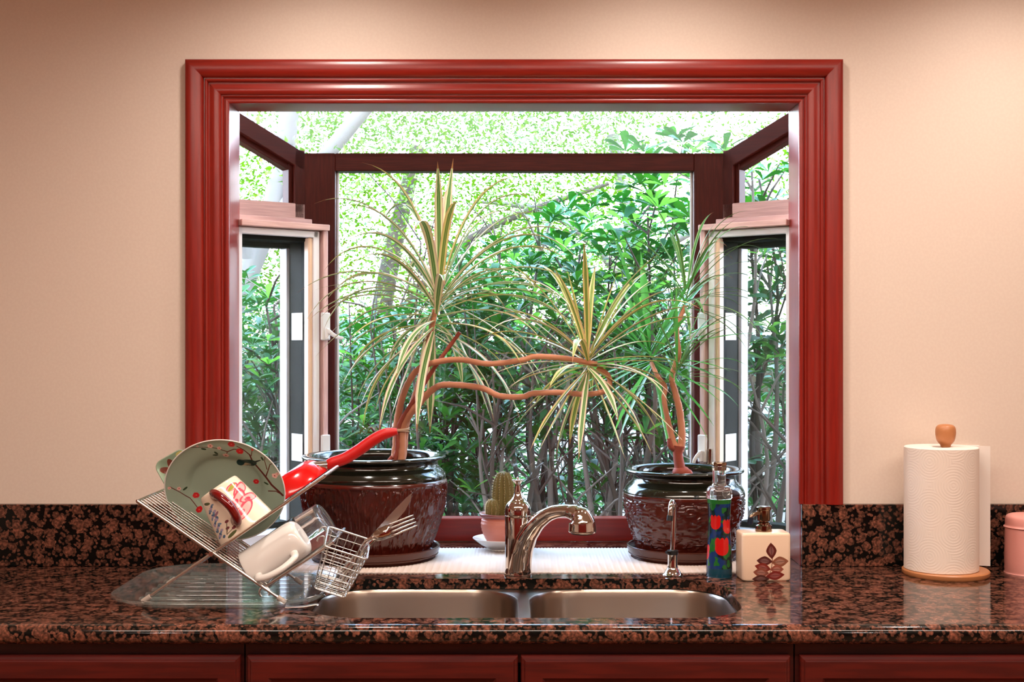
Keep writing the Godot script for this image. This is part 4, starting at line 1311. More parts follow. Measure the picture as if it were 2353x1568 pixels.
	obj("handle", s.done(), M.white_china, t)
	# glass jar behind it
	s = Shape.new()
	s.lathe(spline2(PackedVector2Array([Vector2(0.030, 0.06), Vector2(0.0305, 0.004), Vector2(0.033, 0.0), Vector2(0.0355, 0.003), Vector2(0.036, 0.02), Vector2(0.040, 0.034), Vector2(0.0415, 0.06), Vector2(0.0415, 0.10), Vector2(0.0395, 0.117), Vector2(0.034, 0.1205), Vector2(0.018, 0.1185), Vector2(0.0, 0.118)]), 5), 56)
	s.lathe(spline2(PackedVector2Array([Vector2(0.030, 0.0601), Vector2(0.0335, 0.036), Vector2(0.0375, 0.06), Vector2(0.0375, 0.10), Vector2(0.034, 0.111), Vector2(0.0, 0.111)]), 5), 56)
	o = obj("glass_jar", s.done(), M.jar_glass)
	o.position = Vector3(-0.484, COUNTER + 0.0855, 0.325)
	o.basis = Basis(Vector3(0.551, -0.8345, 0), Vector3(0.8345, 0.551, 0), Vector3(0, 0, 1))
	tag(o, "clear glass jar lying behind the white mug on the rack", "jar")
	# black bowl
	s = Shape.new()
	s.lathe(spline2(PackedVector2Array([Vector2(0.0, 0.006), Vector2(0.028, 0.008), Vector2(0.050, 0.0), Vector2(0.0535, -0.001), Vector2(0.054, 0.002), Vector2(0.046, 0.028), Vector2(0.030, 0.044), Vector2(0.022, 0.046), Vector2(0.021, 0.050), Vector2(0.0, 0.0495)]), 4), 56)
	o = obj("black_bowl", s.done(), M.black_china)
	o.position = Vector3(-0.490, COUNTER + 0.1330, 0.385)
	o.basis = Basis(Vector3(-0.822, -0.569, 0), Vector3(0.569, -0.822, 0), Vector3(0, 0, 1))
	tag(o, "small black bowl tucked under the floral mug on the rack", "bowl")
	# red pan, upside down
	t = thing("frying_pan", "small red frying pan with curved red handle, upside down on the rack", "pan", Vector3(-0.485, COUNTER + 0.184, 0.200))
	t.basis = tilt
	s = Shape.new()
	s.lathe(spline2(PackedVector2Array([Vector2(0.0, 0.0405), Vector2(0.06, 0.040), Vector2(0.086, 0.022), Vector2(0.097, 0.002), Vector2(0.1, 0.0), Vector2(0.102, 0.002), Vector2(0.0985, 0.014), Vector2(0.089, 0.033), Vector2(0.076, 0.0435), Vector2(0.06, 0.046), Vector2(0.0, 0.0465)]), 5), 72)
	obj("bowl", s.done(), M.red_enamel, t)
	s = Shape.new()
	s.tube(PackedVector3Array([Vector3(0.076, 0.031, 0.018), Vector3(0.090, 0.022, 0.013), Vector3(0.107, 0.0115, 0.006)]), PackedFloat32Array([0.0075, 0.0085, 0.0095]), 14)
	obj("ferrule", s.done(), M.chrome, t)
	s = Shape.new()
	var inv := tilt.inverse()
	var world := PackedVector3Array()
	for e in [[-0.4045, 0.2515], [-0.3905, 0.2590], [-0.3640, 0.2680], [-0.3340, 0.2860], [-0.3030, 0.3080], [-0.2760, 0.3220], [-0.2500, 0.3270]]:
		world.append(inv * (Vector3(e[0], COUNTER + e[1], 0.205) - t.position))
	var hl := curve(world, 8)
	s.tube(hl, spread(PackedFloat32Array([0.0095, 0.0125, 0.0130, 0.0130, 0.0128, 0.0120, 0.0075]), hl.size()), 18, true, Vector2(1.0, 0.8), Vector3(0, 1, 0))
	obj("handle", s.done(), M.red_handle, t)
	# cutlery basket hooked on the end of the shelf
	var bb := Basis(Vector3(0, 0, 1), deg_to_rad(-22)) * Basis(Vector3(1, 0, 0), deg_to_rad(17)) * Basis(Vector3(0, 1, 0), deg_to_rad(9))
	t = thing("cutlery_basket", "wire cutlery basket tilted on the end of the dish rack", "basket", Vector3(-0.3655, COUNTER + 0.030, 0.405))
	t.basis = bb
	s = Shape.new()
	var bw := 0.044
	var bd := 0.042
	for e in [[0.0, 0.0017], [0.050, 0.0014], [0.102, 0.0022], [0.018, 0.001], [0.034, 0.001], [0.068, 0.001], [0.085, 0.001]]:
		var wide := lerpf(0.74, 1.0, e[0] / 0.102)
		var ring := PackedVector3Array()
		for p in rounded(bw * 2 * wide, bd * 2 * wide, 0.008, 4): ring.append(Vector3(p.x, e[0], p.y))
		ring.append(ring[0])
		s.tube(ring, PackedFloat32Array([e[1]]), 8, false)
	obj("hoops", s.done(), M.wire_chrome, t)
	s = Shape.new()
	for k in 5:
		var x := -bw + bw * 2 * (k + 0.5) / 5
		var z := -bd + bd * 2 * (k + 0.5) / 5
		s.tube(PackedVector3Array([Vector3(x, 0.102, -bd), Vector3(x * 0.74, 0, -bd * 0.74), Vector3(x * 0.74, 0, bd * 0.74), Vector3(x, 0.102, bd)]), PackedFloat32Array([0.0010]), 6)
		s.tube(PackedVector3Array([Vector3(-bw, 0.102, z), Vector3(-bw * 0.74, 0, z * 0.74), Vector3(bw * 0.74, 0, z * 0.74), Vector3(bw, 0.102, z)]), PackedFloat32Array([0.0010]), 6)
	for k in 9:
		var z := (-bd + bd * 2 * (k + 0.5) / 9) * 0.74
		s.rod(Vector3(-bw * 0.74, 0.0005, z), Vector3(bw * 0.74, 0.0005, z), 0.0008, 6)
	obj("wire_mesh", s.done(), M.wire_chrome, t)
	for z in [-0.02, 0.02]:
		s = Shape.new()
		s.tube(curve(PackedVector3Array([Vector3(-bw, 0.098, z), Vector3(-bw - 0.006, 0.110, z), Vector3(-bw - 0.014, 0.106, z), Vector3(-bw - 0.015, 0.096, z)]), 5), PackedFloat32Array([0.0016]), 8)
		obj("hook", s.done(), M.wire_chrome, t)
	# knife and fork
	var tip := Vector3(-0.198, COUNTER + 0.2105, 0.400)
	var neck := Vector3(-0.2795, COUNTER + 0.124, 0.405)
	var dir := (tip - neck).normalized()
	var side := Vector3(0, 0, 1).cross(dir).normalized()
	t = thing("table_knife", "steel table knife standing blade up in the cutlery basket", "knife", neck)
	s = Shape.new()
	var l := tip.distance_to(neck)
	var outline := []
	for e in [[0.0, -0.006, 0.008], [0.15, -0.0075, 0.009], [0.45, -0.0085, 0.0095], [0.7, -0.0075, 0.0095], [0.88, -0.002, 0.009], [0.97, 0.0045, 0.0075], [1.0, 0.006, 0.0068]]:
		outline.append([dir * l * e[0] - side * e[1] * -1.0, dir * l * e[0] + side * e[2]])
	s.group = -1
	for k in outline.size() - 1:
		var th := Vector3(0, 0, 0.0009)
		var a: Vector3 = outline[k][0]
		var b: Vector3 = outline[k][1]
		var c: Vector3 = outline[k + 1][1]
		var d: Vector3 = outline[k + 1][0]
		var mid := (a + b + c + d) / 4
		for f in [[a + th * 0.2, b + th, c + th, d + th * 0.2], [a - th * 0.2, b - th, c - th, d - th * 0.2], [b + th, b - th, c - th, c + th], [a + th * 0.2, a - th * 0.2, d - th * 0.2, d + th * 0.2]]:
			s.facet(PackedVector3Array(f), mid)
	obj("blade", s.done(), M.steel, t)
	s = Shape.new()
	s.tube(PackedVector3Array([dir * 0.004, -dir * 0.008, -dir * 0.04, -dir * 0.082, -dir * 0.090]), PackedFloat32Array([0.0048, 0.0055, 0.0062, 0.0075, 0.005]), 14, true, Vector2(1.0, 0.7), side)
	obj("handle", s.done(), M.chrome, t)
	var fb := Vector3(-0.2530, COUNTER + 0.1400, 0.425)
	var ft := Vector3(-0.1890, COUNTER + 0.1665, 0.425)
	dir = (ft - fb).normalized()
	side = Vector3(0, 0.25, 1).cross(dir).normalized()
	var thin := dir.cross(side)
	t = thing("table_fork", "steel four-tined fork leaning out of the cutlery basket", "fork", fb)
	s = Shape.new()
	var back := [[-0.030, 0.004], [-0.022, 0.010], [-0.010, 0.0128], [0.004, 0.0132], [0.010, 0.0130]]
	s.group = 1
	for k in back.size() - 1:
		var a: Vector3 = dir * back[k][0]
		var b: Vector3 = dir * back[k + 1][0]
		var wa: float = back[k][1]
		var wb: float = back[k + 1][1]
		for f in [1.0, -1.0]:
			var th: Vector3 = thin * 0.0012 * f
			var pts := PackedVector3Array([a - side * wa + th, a + side * wa + th, b + side * wb + th, b - side * wb + th])
			s.facet(pts, (a + b) / 2)
		for f in [1.0, -1.0]:
			s.facet(PackedVector3Array([a + side * wa * f + thin * 0.0012, a + side * wa * f - thin * 0.0012, b + side * wb * f - thin * 0.0012, b + side * wb * f + thin * 0.0012]), (a + b) / 2)
	for k in 4:
		var o2 := side * (k - 1.5) * 0.0078
		s.tube(PackedVector3Array([dir * 0.008 + o2, dir * 0.03 + o2 * 0.98 + thin * 0.002, dir * 0.058 + o2 * 0.95, dir * 0.064 + o2 * 0.95]), PackedFloat32Array([0.0022, 0.0019, 0.0015, 0.0005]), 8)
	obj("tines", s.done(), M.chrome, t)
	s = Shape.new()
	var hp := curve(PackedVector3Array([dir * -0.028, dir * -0.045 + Vector3(-0.002, -0.006, -0.004), Vector3(-0.064, -0.064, -0.016), Vector3(-0.088, -0.100, -0.02)]), 6)
	s.tube(hp, spread(PackedFloat32Array([0.0045, 0.0035, 0.0052, 0.008, 0.006]), hp.size()), 12, true, Vector2(1.0, 0.45), Vector3(1, -0.6, 0))
	obj("handle", s.done(), M.chrome, t)


# ---------------------------------------------------------------- other things on the worktop
func build_counter_things() -> void:
	# ribbed liner in the bay
	var s := Shape.new()
	s.group = 1
	var x0 := -0.52
	var x1 := 0.535
	var zb := -0.236
	var zf := 0.104
	var cols := 264
	var prev := []
	for i in cols + 1:
		var x := lerpf(x0, x1, float(i) / cols)
		var y := COUNTER + 0.0022 + 0.0008 * (1.0 if i % 2 else -1.0)
		var fr := zf + 0.0012 * (1.0 if i % 4 < 2 else -1.0)
		var row := [Vector3(x, COUNTER + 0.0004, fr), Vector3(x, y, fr - 0.001), Vector3(x, y, zb), Vector3(x, COUNTER + 0.0004, zb)]
		if prev.size():
			for k in 3: s.quad(prev[k], row[k], row[k + 1], prev[k + 1])
		prev = row
	tag(obj("shelf_liner", s.done(), M.pale_mat), "pale ribbed non-slip liner spread in the window bay under the pots", "mat")
	# painted bottle
	var t := thing("painted_bottle", "slim blue-green glass bottle painted with red tulips beside the soap dispenser", "bottle", Vector3(0.462, COUNTER, 0.138))
	var im := Image.create(512, 256, false, Image.FORMAT_RGB8)
	var n := noise(0.012, FastNoiseLite.TYPE_SIMPLEX, 3, 31)
	var n2 := noise(0.02, FastNoiseLite.TYPE_SIMPLEX, 2, 33)
	for y in 256:
		for x in 512:
			var c := Color8(10, 34, 36).lerp(Color8(18, 50, 104), smoothstep(-0.25, 0.2, n.get_noise_2d(x * 0.5, y)))
			c = c.lerp(Color8(30, 100, 38), smoothstep(0.2, 0.34, n2.get_noise_2d(x * 0.6, y)))
			if y > 226: c = Color8(16, 62, 78)
			if y < 14: c = Color8(34, 106, 44)
			im.set_pixel(x, y, c)
	for f in [[392, 158, 1.1], [340, 78, 0.9], [440, 92, 0.9], [160, 120, 1.0], [60, 170, 1.0], [250, 180, 1.0]]:
		var r := Color8(192, 24, 22)
		dot(im, f[0], f[1], 46 * f[2], 22 * f[2], r)
		for k in 3: dot(im, f[0] + (k - 1) * 30 * f[2], f[1] - 16 * f[2], 17 * f[2], 15 * f[2], r)
	var bm := mat("bottle_paint", Color.WHITE, 0.12, 0.0, 0.55)
	bm.albedo_texture = picture(im)
	s = Shape.new()
	s.tall = Vector2(0.0, 0.1725)
	s.lathe(spline2(PackedVector2Array([Vector2(0.0, 0.0), Vector2(0.026, 0.0), Vector2(0.0285, 0.003), Vector2(0.0287, 0.02), Vector2(0.0265, 0.07), Vector2(0.0243, 0.12), Vector2(0.0248, 0.145), Vector2(0.0268, 0.172)]), 6), 56)
	obj("body", s.done(), bm, t)
	s = Shape.new()
	s.lathe(spline2(PackedVector2Array([Vector2(0.0, 0.1725), Vector2(0.0268, 0.1725), Vector2(0.0287, 0.186), Vector2(0.0285, 0.1925), Vector2(0.024, 0.199), Vector2(0.0168, 0.203), Vector2(0.0150, 0.212), Vector2(0.0150, 0.232), Vector2(0.0160, 0.246), Vector2(0.0, 0.246)]), 4), 48)
	obj("clear_neck", s.done(), M.jar_glass, t)
	s = Shape.new()
	s.lathe(PackedVector2Array([Vector2(0.0, 0.236), Vector2(0.013, 0.236), Vector2(0.013, 0.2465), Vector2(0.0166, 0.247), Vector2(0.0168, 0.2525), Vector2(0.0155, 0.2545), Vector2(0.0, 0.255)]), 36)
	obj("stopper", s.done(), M.gunmetal, t)
	# soap dispenser
	t = thing("soap_dispenser", "square cream soap dispenser with printed brown leaves and a metal pump", "soap dispenser", Vector3(0.5535, COUNTER, 0.168))
	t.rotation.y = 0.06
	im = Image.create(320, 320, false, Image.FORMAT_RGB8)
	im.fill(Color8(238, 206, 178))
	# leaf positions on the front face
	stroke(im, [Vector2(196, 168), Vector2(192, 220), Vector2(172, 290)], 2.2, Color8(116, 60, 40))
	for f in [[190, 116, 44, 22, 1.5, Color8(92, 34, 28)], [150, 184, 42, 21, 0.08, Color8(88, 40, 36)], [240, 190, 46, 23, -0.08, Color8(140, 84, 62)], [140, 228, 44, 20, 0.25, Color8(128, 44, 34)], [222, 240, 36, 20, 0.0, Color8(156, 84, 66)], [130, 262, 42, 22, 0.1, Color8(140, 76, 58)], [212, 282, 50, 20, -0.1, Color8(126, 40, 34)], [128, 304, 46, 18, 0.0, Color8(84, 44, 38)]]:
		petal(im, f[0] + (f[0] - 196) * 0.12, f[1], f[2] * 1.25, f[3] * 1.55, f[5], f[4])
		petal(im, f[0] + (f[0] - 196) * 0.12, f[1], f[2] * 0.8, f[3] * 0.8, (f[5] as Color).lightened(0.2), f[4])
		stroke(im, [Vector2(f[0] - cos(f[4]) * f[2] * 0.9, f[1] - sin(f[4]) * f[2] * 0.9), Vector2(f[0] + cos(f[4]) * f[2] * 0.9, f[1] + sin(f[4]) * f[2] * 0.9)], 1.3, (f[5] as Color).darkened(0.4))
	var sm := mat("dispenser_glaze", Color.WHITE, 0.28)
	sm.albedo_texture = picture(im)
	sm.texture_repeat = false
	s = Shape.new()
	var w := 0.108
	var h := 0.104
	var rings := []
	for e in [[0.92, 0.0], [0.97, 0.001], [1.0, 0.005], [1.0, 0.05], [1.0, h - 0.006], [0.985, h - 0.002], [0.95, h], [0.3, h + 0.0005]]:
		rings.append(ring3(rounded(w * e[0], 0.068 * e[0] if e[0] > 0.5 else 0.03, 0.009 if e[0] > 0.5 else 0.012, 5), e[1]))
	s.group = 1
	for k in rings.size() - 1:
		var cnt: int = rings[k].size()
		for i in cnt:
			var j := (i + 1) % cnt
			var v := [rings[k][i], rings[k][j], rings[k + 1][j], rings[k + 1][i]]
			var front: bool = v[0].z > 0.026 and v[1].z > 0.026
			var uv := []
			for p in v: uv.append(Vector2(0.5 + p.x / w, 1.0 - p.y / h) if front else Vector2(0.04, 0.1))
			s.quad(v[0], v[1], v[2], v[3], uv[0], uv[1], uv[2], uv[3])
	obj("body", s.done(), sm, t)
	s = Shape.new()
	s.lathe(PackedVector2Array([Vector2(0.0, h), Vector2(0.018, h), Vector2(0.018, h + 0.013), Vector2(0.0135, h + 0.016), Vector2(0.0135, h + 0.020), Vector2(0.0095, h + 0.0215), Vector2(0.0095, h + 0.024), Vector2(0.0, h + 0.024)]), 32, Vector3(0.0015, 0, 0))
	obj("collar", s.done(), M.gunmetal, t)
	s = Shape.new()
	s.lathe(PackedVector2Array([Vector2(0.0, h + 0.024), Vector2(0.0135, h + 0.024), Vector2(0.0145, h + 0.028), Vector2(0.0145, h + 0.047), Vector2(0.0165, h + 0.049), Vector2(0.0165, h + 0.053), Vector2(0.014, h + 0.055), Vector2(0.0, h + 0.056)]), 32, Vector3(0.0015, 0, 0))
	s.tube(curve(PackedVector3Array([Vector3(-0.004, h + 0.042, 0.006), Vector3(-0.018, h + 0.042, 0.014), Vector3(-0.030, h + 0.037, 0.021), Vector3(-0.033, h + 0.032, 0.022)]), 6), PackedFloat32Array([0.0048]), 14)
	obj("pump_head", s.done(), M.gunmetal, t)
	s = Shape.new()
	s.rod(Vector3(-0.0325, h + 0.034, 0.022), Vector3(-0.034, h + 0.019, 0.0225), 0.0062, 16)
	obj("nozzle", s.done(), M.dark_blue, t)
	# paper towels
	var at := Vector3(0.974, COUNTER, 0.1165)
	t = thing("towel_holder", "round bamboo paper towel holder with a barrel-shaped knob", "towel holder", at)
	s = Shape.new()
	s.lathe(PackedVector2Array([Vector2(0, 0), Vector2(0.092, 0), Vector2(0.0945, 0.003), Vector2(0.0945, 0.010), Vector2(0.092, 0.0125), Vector2(0, 0.0125)]), 72)
	obj("base", s.done(), M.bamboo, t)
	s = Shape.new()
	s.rod(Vector3(0, 0.012, 0), Vector3(0, 0.295, 0), 0.009, 20)
	obj("rod", s.done(), M.bamboo, t)
	s = Shape.new()
	s.lathe(spline2(PackedVector2Array([Vector2(0.0105, 0.286), Vector2(0.012, 0.291), Vector2(0.019, 0.300), Vector2(0.0222, 0.315), Vector2(0.0215, 0.328), Vector2(0.017, 0.3345), Vector2(0.008, 0.337), Vector2(0.0, 0.3375)]), 5), 40)
	obj("knob", s.done(), M.bamboo, t)
	im = Image.create(256, 256, false, Image.FORMAT_L8)
	for y in 256:
		for x in 256:
			# quilting: rosettes of rings on a half-drop grid
			var best := 1e9
			for c in [Vector2(64, 64), Vector2(192, 192), Vector2(64, 320), Vector2(-64, 192), Vector2(320, 192), Vector2(192, -64), Vector2(64, -192), Vector2(320, -64), Vector2(-64, -64)]:
				best = minf(best, Vector2(x, y).distance_to(c))
			var v := 0.5 + 0.5 * sin(best * 0.42)
			var a := 0.55 + 0.45 * sin(best * 0.42) * sin((x + y) * 0.5) * sin((x - y) * 0.5)
			im.set_pixel(x, y, Color(v * 0.6 + a * 0.4, 0, 0))
	var pm := mat("paper_towel", Color8(236, 218, 204), 0.9, 0.0, 0.2)
	pm.heightmap_enabled = true
	pm.heightmap_texture = picture(im)
	pm.heightmap_scale = 0.03
	pm.uv1_scale = Vector3(5.0, 2.6, 1)
	var plain := mat("paper_sheet", Color8(240, 228, 218), 0.9, 0.0, 0.2)
	plain.backlight_enabled = true
	plain.backlight = Color(0.35, 0.33, 0.3)
	t = thing("paper_towel_roll", "thick embossed white paper towel roll on the bamboo holder with one loose sheet", "paper towels", at + Vector3(-0.010, 0.0128, 0))
	s = Shape.new()
	var pr := PackedVector2Array()
	for k in 13: pr.append(Vector2(0.0806, 0.001 + k * 0.2715 / 12))
	s.lathe(pr, 96)
	obj("roll", s.done(), pm, t)
	s = Shape.new()
	s.lathe(PackedVector2Array([Vector2(0.0805, 0.2725), Vector2(0.079, 0.2738), Vector2(0.05, 0.2736), Vector2(0.0195, 0.2732), Vector2(0.019, 0.272), Vector2(0.019, 0.002), Vector2(0.02, 0.0005), Vector2(0.079, 0.0), Vector2(0.0806, 0.001)]), 72)
	obj("roll_end", s.done(), plain, t)
	s = Shape.new()
	s.group = 1
	var flap := []
	for k in 15:
		var f := k / 14.0
		if f < 0.5:
			var a := lerpf(-1.45, -0.55, f * 2)
			flap.append(Vector2(cos(a) * 0.0815, sin(a) * 0.0815))
		else:
			var a := -0.55
			var b := Vector2(cos(a) * 0.0815, sin(a) * 0.0815)
			var e := (f - 0.5) * 2
			flap.append(b + Vector2(0.050 * e + 0.006 * sin(e * PI), 0.030 * e - 0.012 * e * e))
	for k in 14:
		for side in 2:
			var off := 0.0004 * side
			var a := Vector3(flap[k].x, 0.001, flap[k].y + off)
			var b := Vector3(flap[k + 1].x, 0.001, flap[k + 1].y + off)
			var up := Vector3(0, 0.272, 0)
			if side: s.quad(a, b, b + up, a + up)
			else: s.quad(b, a, a + up, b + up)
	obj("loose_sheet", s.done(), plain, t)
	# outlet behind the towels
	t = thing("wall_outlet", "white outlet cover plate on the wall behind the paper towels", "outlet", Vector3(1.056, 1.137, 0.0))
	s = Shape.new()
	s.box(Vector3(0, 0, 0.003), Vector3(0.072, 0.115, 0.006), 0.0025)
	obj("cover", s.done(), M.white_plastic, t)
	s = Shape.new()
	for y in [-0.020, 0.020]:
		s.box(Vector3(0, y, 0.0066), Vector3(0.032, 0.026, 0.002), 0.0008)
	obj("receptacle", s.done(), M.white_paint, t)
	# canister at the right edge
	t = thing("canister", "pink ceramic canister with rounded shoulders near the right end of the worktop", "canister", Vector3(1.172, COUNTER, 0.098))
	s = Shape.new()
	s.lathe(spline2(PackedVector2Array([Vector2(0, 0), Vector2(0.052, 0), Vector2(0.055, 0.004), Vector2(0.0555, 0.03), Vector2(0.0545, 0.09), Vector2(0.0535, 0.102)]), 5), 56)
	obj("body", s.done(), M.pink_china, t)
	s = Shape.new()
	s.lathe(spline2(PackedVector2Array([Vector2(0.0, 0.102), Vector2(0.0535, 0.1025), Vector2(0.054, 0.108), Vector2(0.0535, 0.122), Vector2(0.050, 0.129), Vector2(0.04, 0.132), Vector2(0.012, 0.134), Vector2(0.010, 0.14), Vector2(0.0, 0.143)]), 5), 56)
	obj("lid", s.done(), M.pink_china, t)


# ---------------------------------------------------------------- ceiling lamps
func can_light(at: Vector3, energy: float, angle: float, blend: float, label: String) -> void:
	var t := thing("ceiling_downlight", label, "ceiling light", at, "recessed ceiling downlights")
	var s := Shape.new()
	s.lathe(PackedVector2Array([Vector2(0.052, -0.0005), Vector2(0.075, -0.006), Vector2(0.078, -0.002), Vector2(0.078, 0.0)]), 40)
	obj("trim_ring", s.done(), M.white_paint, t)
	s = Shape.new()
	s.lathe(PackedVector2Array([Vector2(0.0, -0.003), Vector2(0.052, -0.003), Vector2(0.052, -0.0005), Vector2(0.0, -0.0005)]), 40)
	obj("lens", s.done(), M.lamp_glow, t)
	var l := SpotLight3D.new()
	l.name = "lamp"
	l.position = Vector3(0, -0.012, 0)
	l.rotation.x = -PI / 2
	l.spot_angle = angle
	l.spot_angle_attenuation = blend
	l.spot_range = 12.0
	l.spot_attenuation = 2.0
	l.light_size = 0.045
	l.light_color = Color8(255, 244, 233)
	l.light_energy = energy
	l.shadow_enabled = true
	t.add_child(l, true)


func ceiling_panel(at: Vector3, size: Vector2, energy: float) -> void:
	var t := thing("ceiling_fixture", "long shallow fluorescent ceiling fixture with a white diffuser over the kitchen", "ceiling light", at)
	var s := Shape.new()
	for k in [-1.0, 1.0]:
		s.box(Vector3(0, -0.03, k * (size.y / 2 + 0.01)), Vector3(size.x + 0.04, 0.06, 0.02), 0.002)
		s.box(Vector3(k * (size.x / 2 + 0.01), -0.03, 0), Vector3(0.02, 0.06, size.y), 0.002)
	obj("frame", s.done(), M.white_paint, t)
	s = Shape.new()
	s.box(Vector3(0, -0.045, 0), Vector3(size.x, 0.006, size.y), 0.0)
	obj("diffuser", s.done(), M.lamp_glow, t)
	var l := AreaLight3D.new()
	l.name = "lamp"
	l.position = Vector3(0, -0.056, 0)
	l.rotation.x = -PI / 2
	l.area_size = size
	l.area_normalize_energy = false
	l.light_color = Color8(255, 244, 233)
	l.light_energy = energy
	l.shadow_enabled = true
	t.add_child(l, true)


# ---------------------------------------------------------------- the garden
func leaf_mesh(long: float, wide: float, cup := 0.15) -> ArrayMesh:
	var s := Shape.new()
	s.group = 1
	var rows := []
	for e in [[0.0, 0.08], [0.28, 0.38], [0.55, 0.78], [0.78, 1.0], [0.93, 0.78], [1.0, 0.2]]:
		var z: float = -e[0] * long
		var w: float = e[1] * wide * 0.5
		var y: float = -cup * e[0] * e[0] * long
		rows.append([Vector3(-w, y + w * 0.3, z), Vector3(0, y, z), Vector3(w, y + w * 0.3, z)])
	for i in rows.size() - 1:
		for k in 2: s.quad(rows[i][k], rows[i][k + 1], rows[i + 1][k + 1], rows[i + 1][k])
	return s.done()


func mass(called: String, parent: Node3D, mesh: Mesh, m: Material, places: Array, tints: Array) -> void:
	var mm := MultiMesh.new()
	mm.transform_format = MultiMesh.TRANSFORM_3D
	mm.use_colors = true
	mm.mesh = mesh
	mm.instance_count = places.size()
	for i in places.size():
		mm.set_instance_transform(i, places[i])
		mm.set_instance_color(i, tints[i])
	var o := MultiMeshInstance3D.new()
	o.multimesh = mm
	o.material_override = m
	o.name = called
	o.set_meta("kind", "stuff")
	parent.add_child(o, true)


func turned(dir: Vector3, roll: float, size: float) -> Basis:     # a leaf that points along dir
	var f := -dir.normalized()
	var up := Vector3.UP if absf(f.y) < 0.95 else Vector3.RIGHT
	var r := up.cross(f).normalized()
	var b := Basis(r, f.cross(r), f)
	return b * Basis(Vector3(0, 0, 1), roll) * Basis.from_scale(Vector3.ONE * size)


func shrub(label: String, at: Vector3, spread_x: float, height: float, whorls: int, near_whorls: int, stems: int, group: String, top_fill := 1.0, leaf_scale := 1.0) -> void:
	var t := thing("hedge_shrub", label, "shrub", at, group)
	var leaf := leaf_mesh(0.066 * leaf_scale, 0.0235 * leaf_scale)
	var places := []
	var tints := []
	for i in stems:
		var s := Shape.new()
		var x := rng.randf_range(-1, 1) * spread_x
		var z := rng.randf_range(-0.35, 0.35)
		var lean := rng.randf_range(-0.22, 0.22)
		var pts := PackedVector3Array()
		var hh := height * rng.randf_range(0.65, 0.98)
		for k in 6:
			var f := k / 5.0
			pts.append(Vector3(x + lean * f + rng.randf_range(-0.045, 0.045), f * hh, z + rng.randf_range(-0.05, 0.05) + 0.1 * f))
		var line := curve(pts, 4)
		var r := rng.randf_range(0.005, 0.015)
		s.tube(line, spread(PackedFloat32Array([r, r * 0.85, r * 0.35]), line.size()), 7)
		# side twigs
		for k in 9:
			var a: Vector3 = line[rng.randi_range(6, line.size() - 1)]
			var d := Vector3(rng.randf_range(-0.8, 0.8), rng.randf_range(0.2, 1.0), rng.randf_range(-0.6, 0.6)).normalized() * rng.randf_range(0.12, 0.35)
			s.tube(PackedVector3Array([a, a + d * 0.5 + Vector3(0, 0.02, 0), a + d]), PackedFloat32Array([r * 0.4, r * 0.3, 0.0015]), 5, false)
		obj("stem", s.done(), M.bark if rng.randf() < 0.6 else M.pale_bark, t)
	for i in whorls:
		var near := i < near_whorls
		var x := rng.randf_range(-1, 1) * spread_x * 1.12
		var y := height * (1.0 - (0.40 * rng.randf() if rng.randf() < 0.86 else rng.randf_range(0.3, 0.66)) * top_fill)
		var z := rng.randf_range(0.18, 0.5) if near else rng.randf_range(-0.5, 0.42)
		y += 0.10 * sin(x * 5.0 + at.x * 3.0) * (y / height)
		var c := Vector3(x, y, z)
		var n := rng.randi_range(5, 8)
		var axis := Vector3(rng.randf_range(-0.5, 0.5), 1, rng.randf_range(-0.2, 0.7)).normalized()
		var tone := rng.randf()
		for k in n:
			var az := TAU * k / n + rng.randf() * 0.6
			var el := rng.randf_range(-0.15, 0.75)
			var d := (Vector3(cos(az) * cos(el), sin(el), sin(az) * cos(el)) + axis * 0.3).normalized()
			var b := turned(d, rng.randf_range(-0.5, 0.5), rng.randf_range(0.7, 1.2))
			if near and k < 4:
				var o := obj("leaf", leaf, M["hedge_leaf_%d" % (rng.randi() % 4)], t)
				o.transform = Transform3D(b, c)
			else:
				places.append(Transform3D(b, c))
				var g := Color(0.018, 0.095, 0.028).lerp(Color(0.10, 0.31, 0.055), tone * rng.randf())
				tints.append(g)
	mass("foliage", t, leaf, M.many_leaves, places, tints)


func tree(label: String, at: Vector3, trunk: Array, crown_at: Vector3, size: Vector3, count: int, dark: Color, bright: Color, bark: Material, leaf_size := 0.038) -> void:
	var t := thing("garden_tree", label, "tree", at, "")
	for i in trunk.size():
		var s := Shape.new()
		var pts := PackedVector3Array()
		for p in trunk[i][0]: pts.append(p)
		var line := curve(pts, 6)
		s.tube(line, spread(PackedFloat32Array(trunk[i][1]), line.size()), 10)
		obj("trunk" if i == 0 else "branch", s.done(), bark, t)
	var places := []
	var tints := []
	var leaf := leaf_mesh(leaf_size, leaf_size * 0.55, 0.1)
	var clumps := maxi(4, count / 70)
	for c in clumps:
		var mid := crown_at + Vector3(rng.randf_range(-1, 1) * size.x, rng.randf_range(-1, 1) * size.y, rng.randf_range(-1, 1) * size.z)
		var tone := rng.randf()
		var r := rng.randf_range(0.25, 0.6)
		for i in count / clumps:
			var p := mid + Vector3(rng.randfn(), rng.randfn() * 0.6, rng.randfn()) * r * 0.55
			var d := Vector3(rng.randf_range(-1, 1), rng.randf_range(-0.8, 0.35), rng.randf_range(-1, 1))
			places.append(Transform3D(turned(d, rng.randf_range(-0.8, 0.8), rng.randf_range(0.6, 1.3)), p))
			tints.append(dark.lerp(bright, clampf(tone * 0.6 + rng.randf() * 0.5, 0, 1)))
	mass("foliage", t, leaf, M.many_leaves, places, tints)


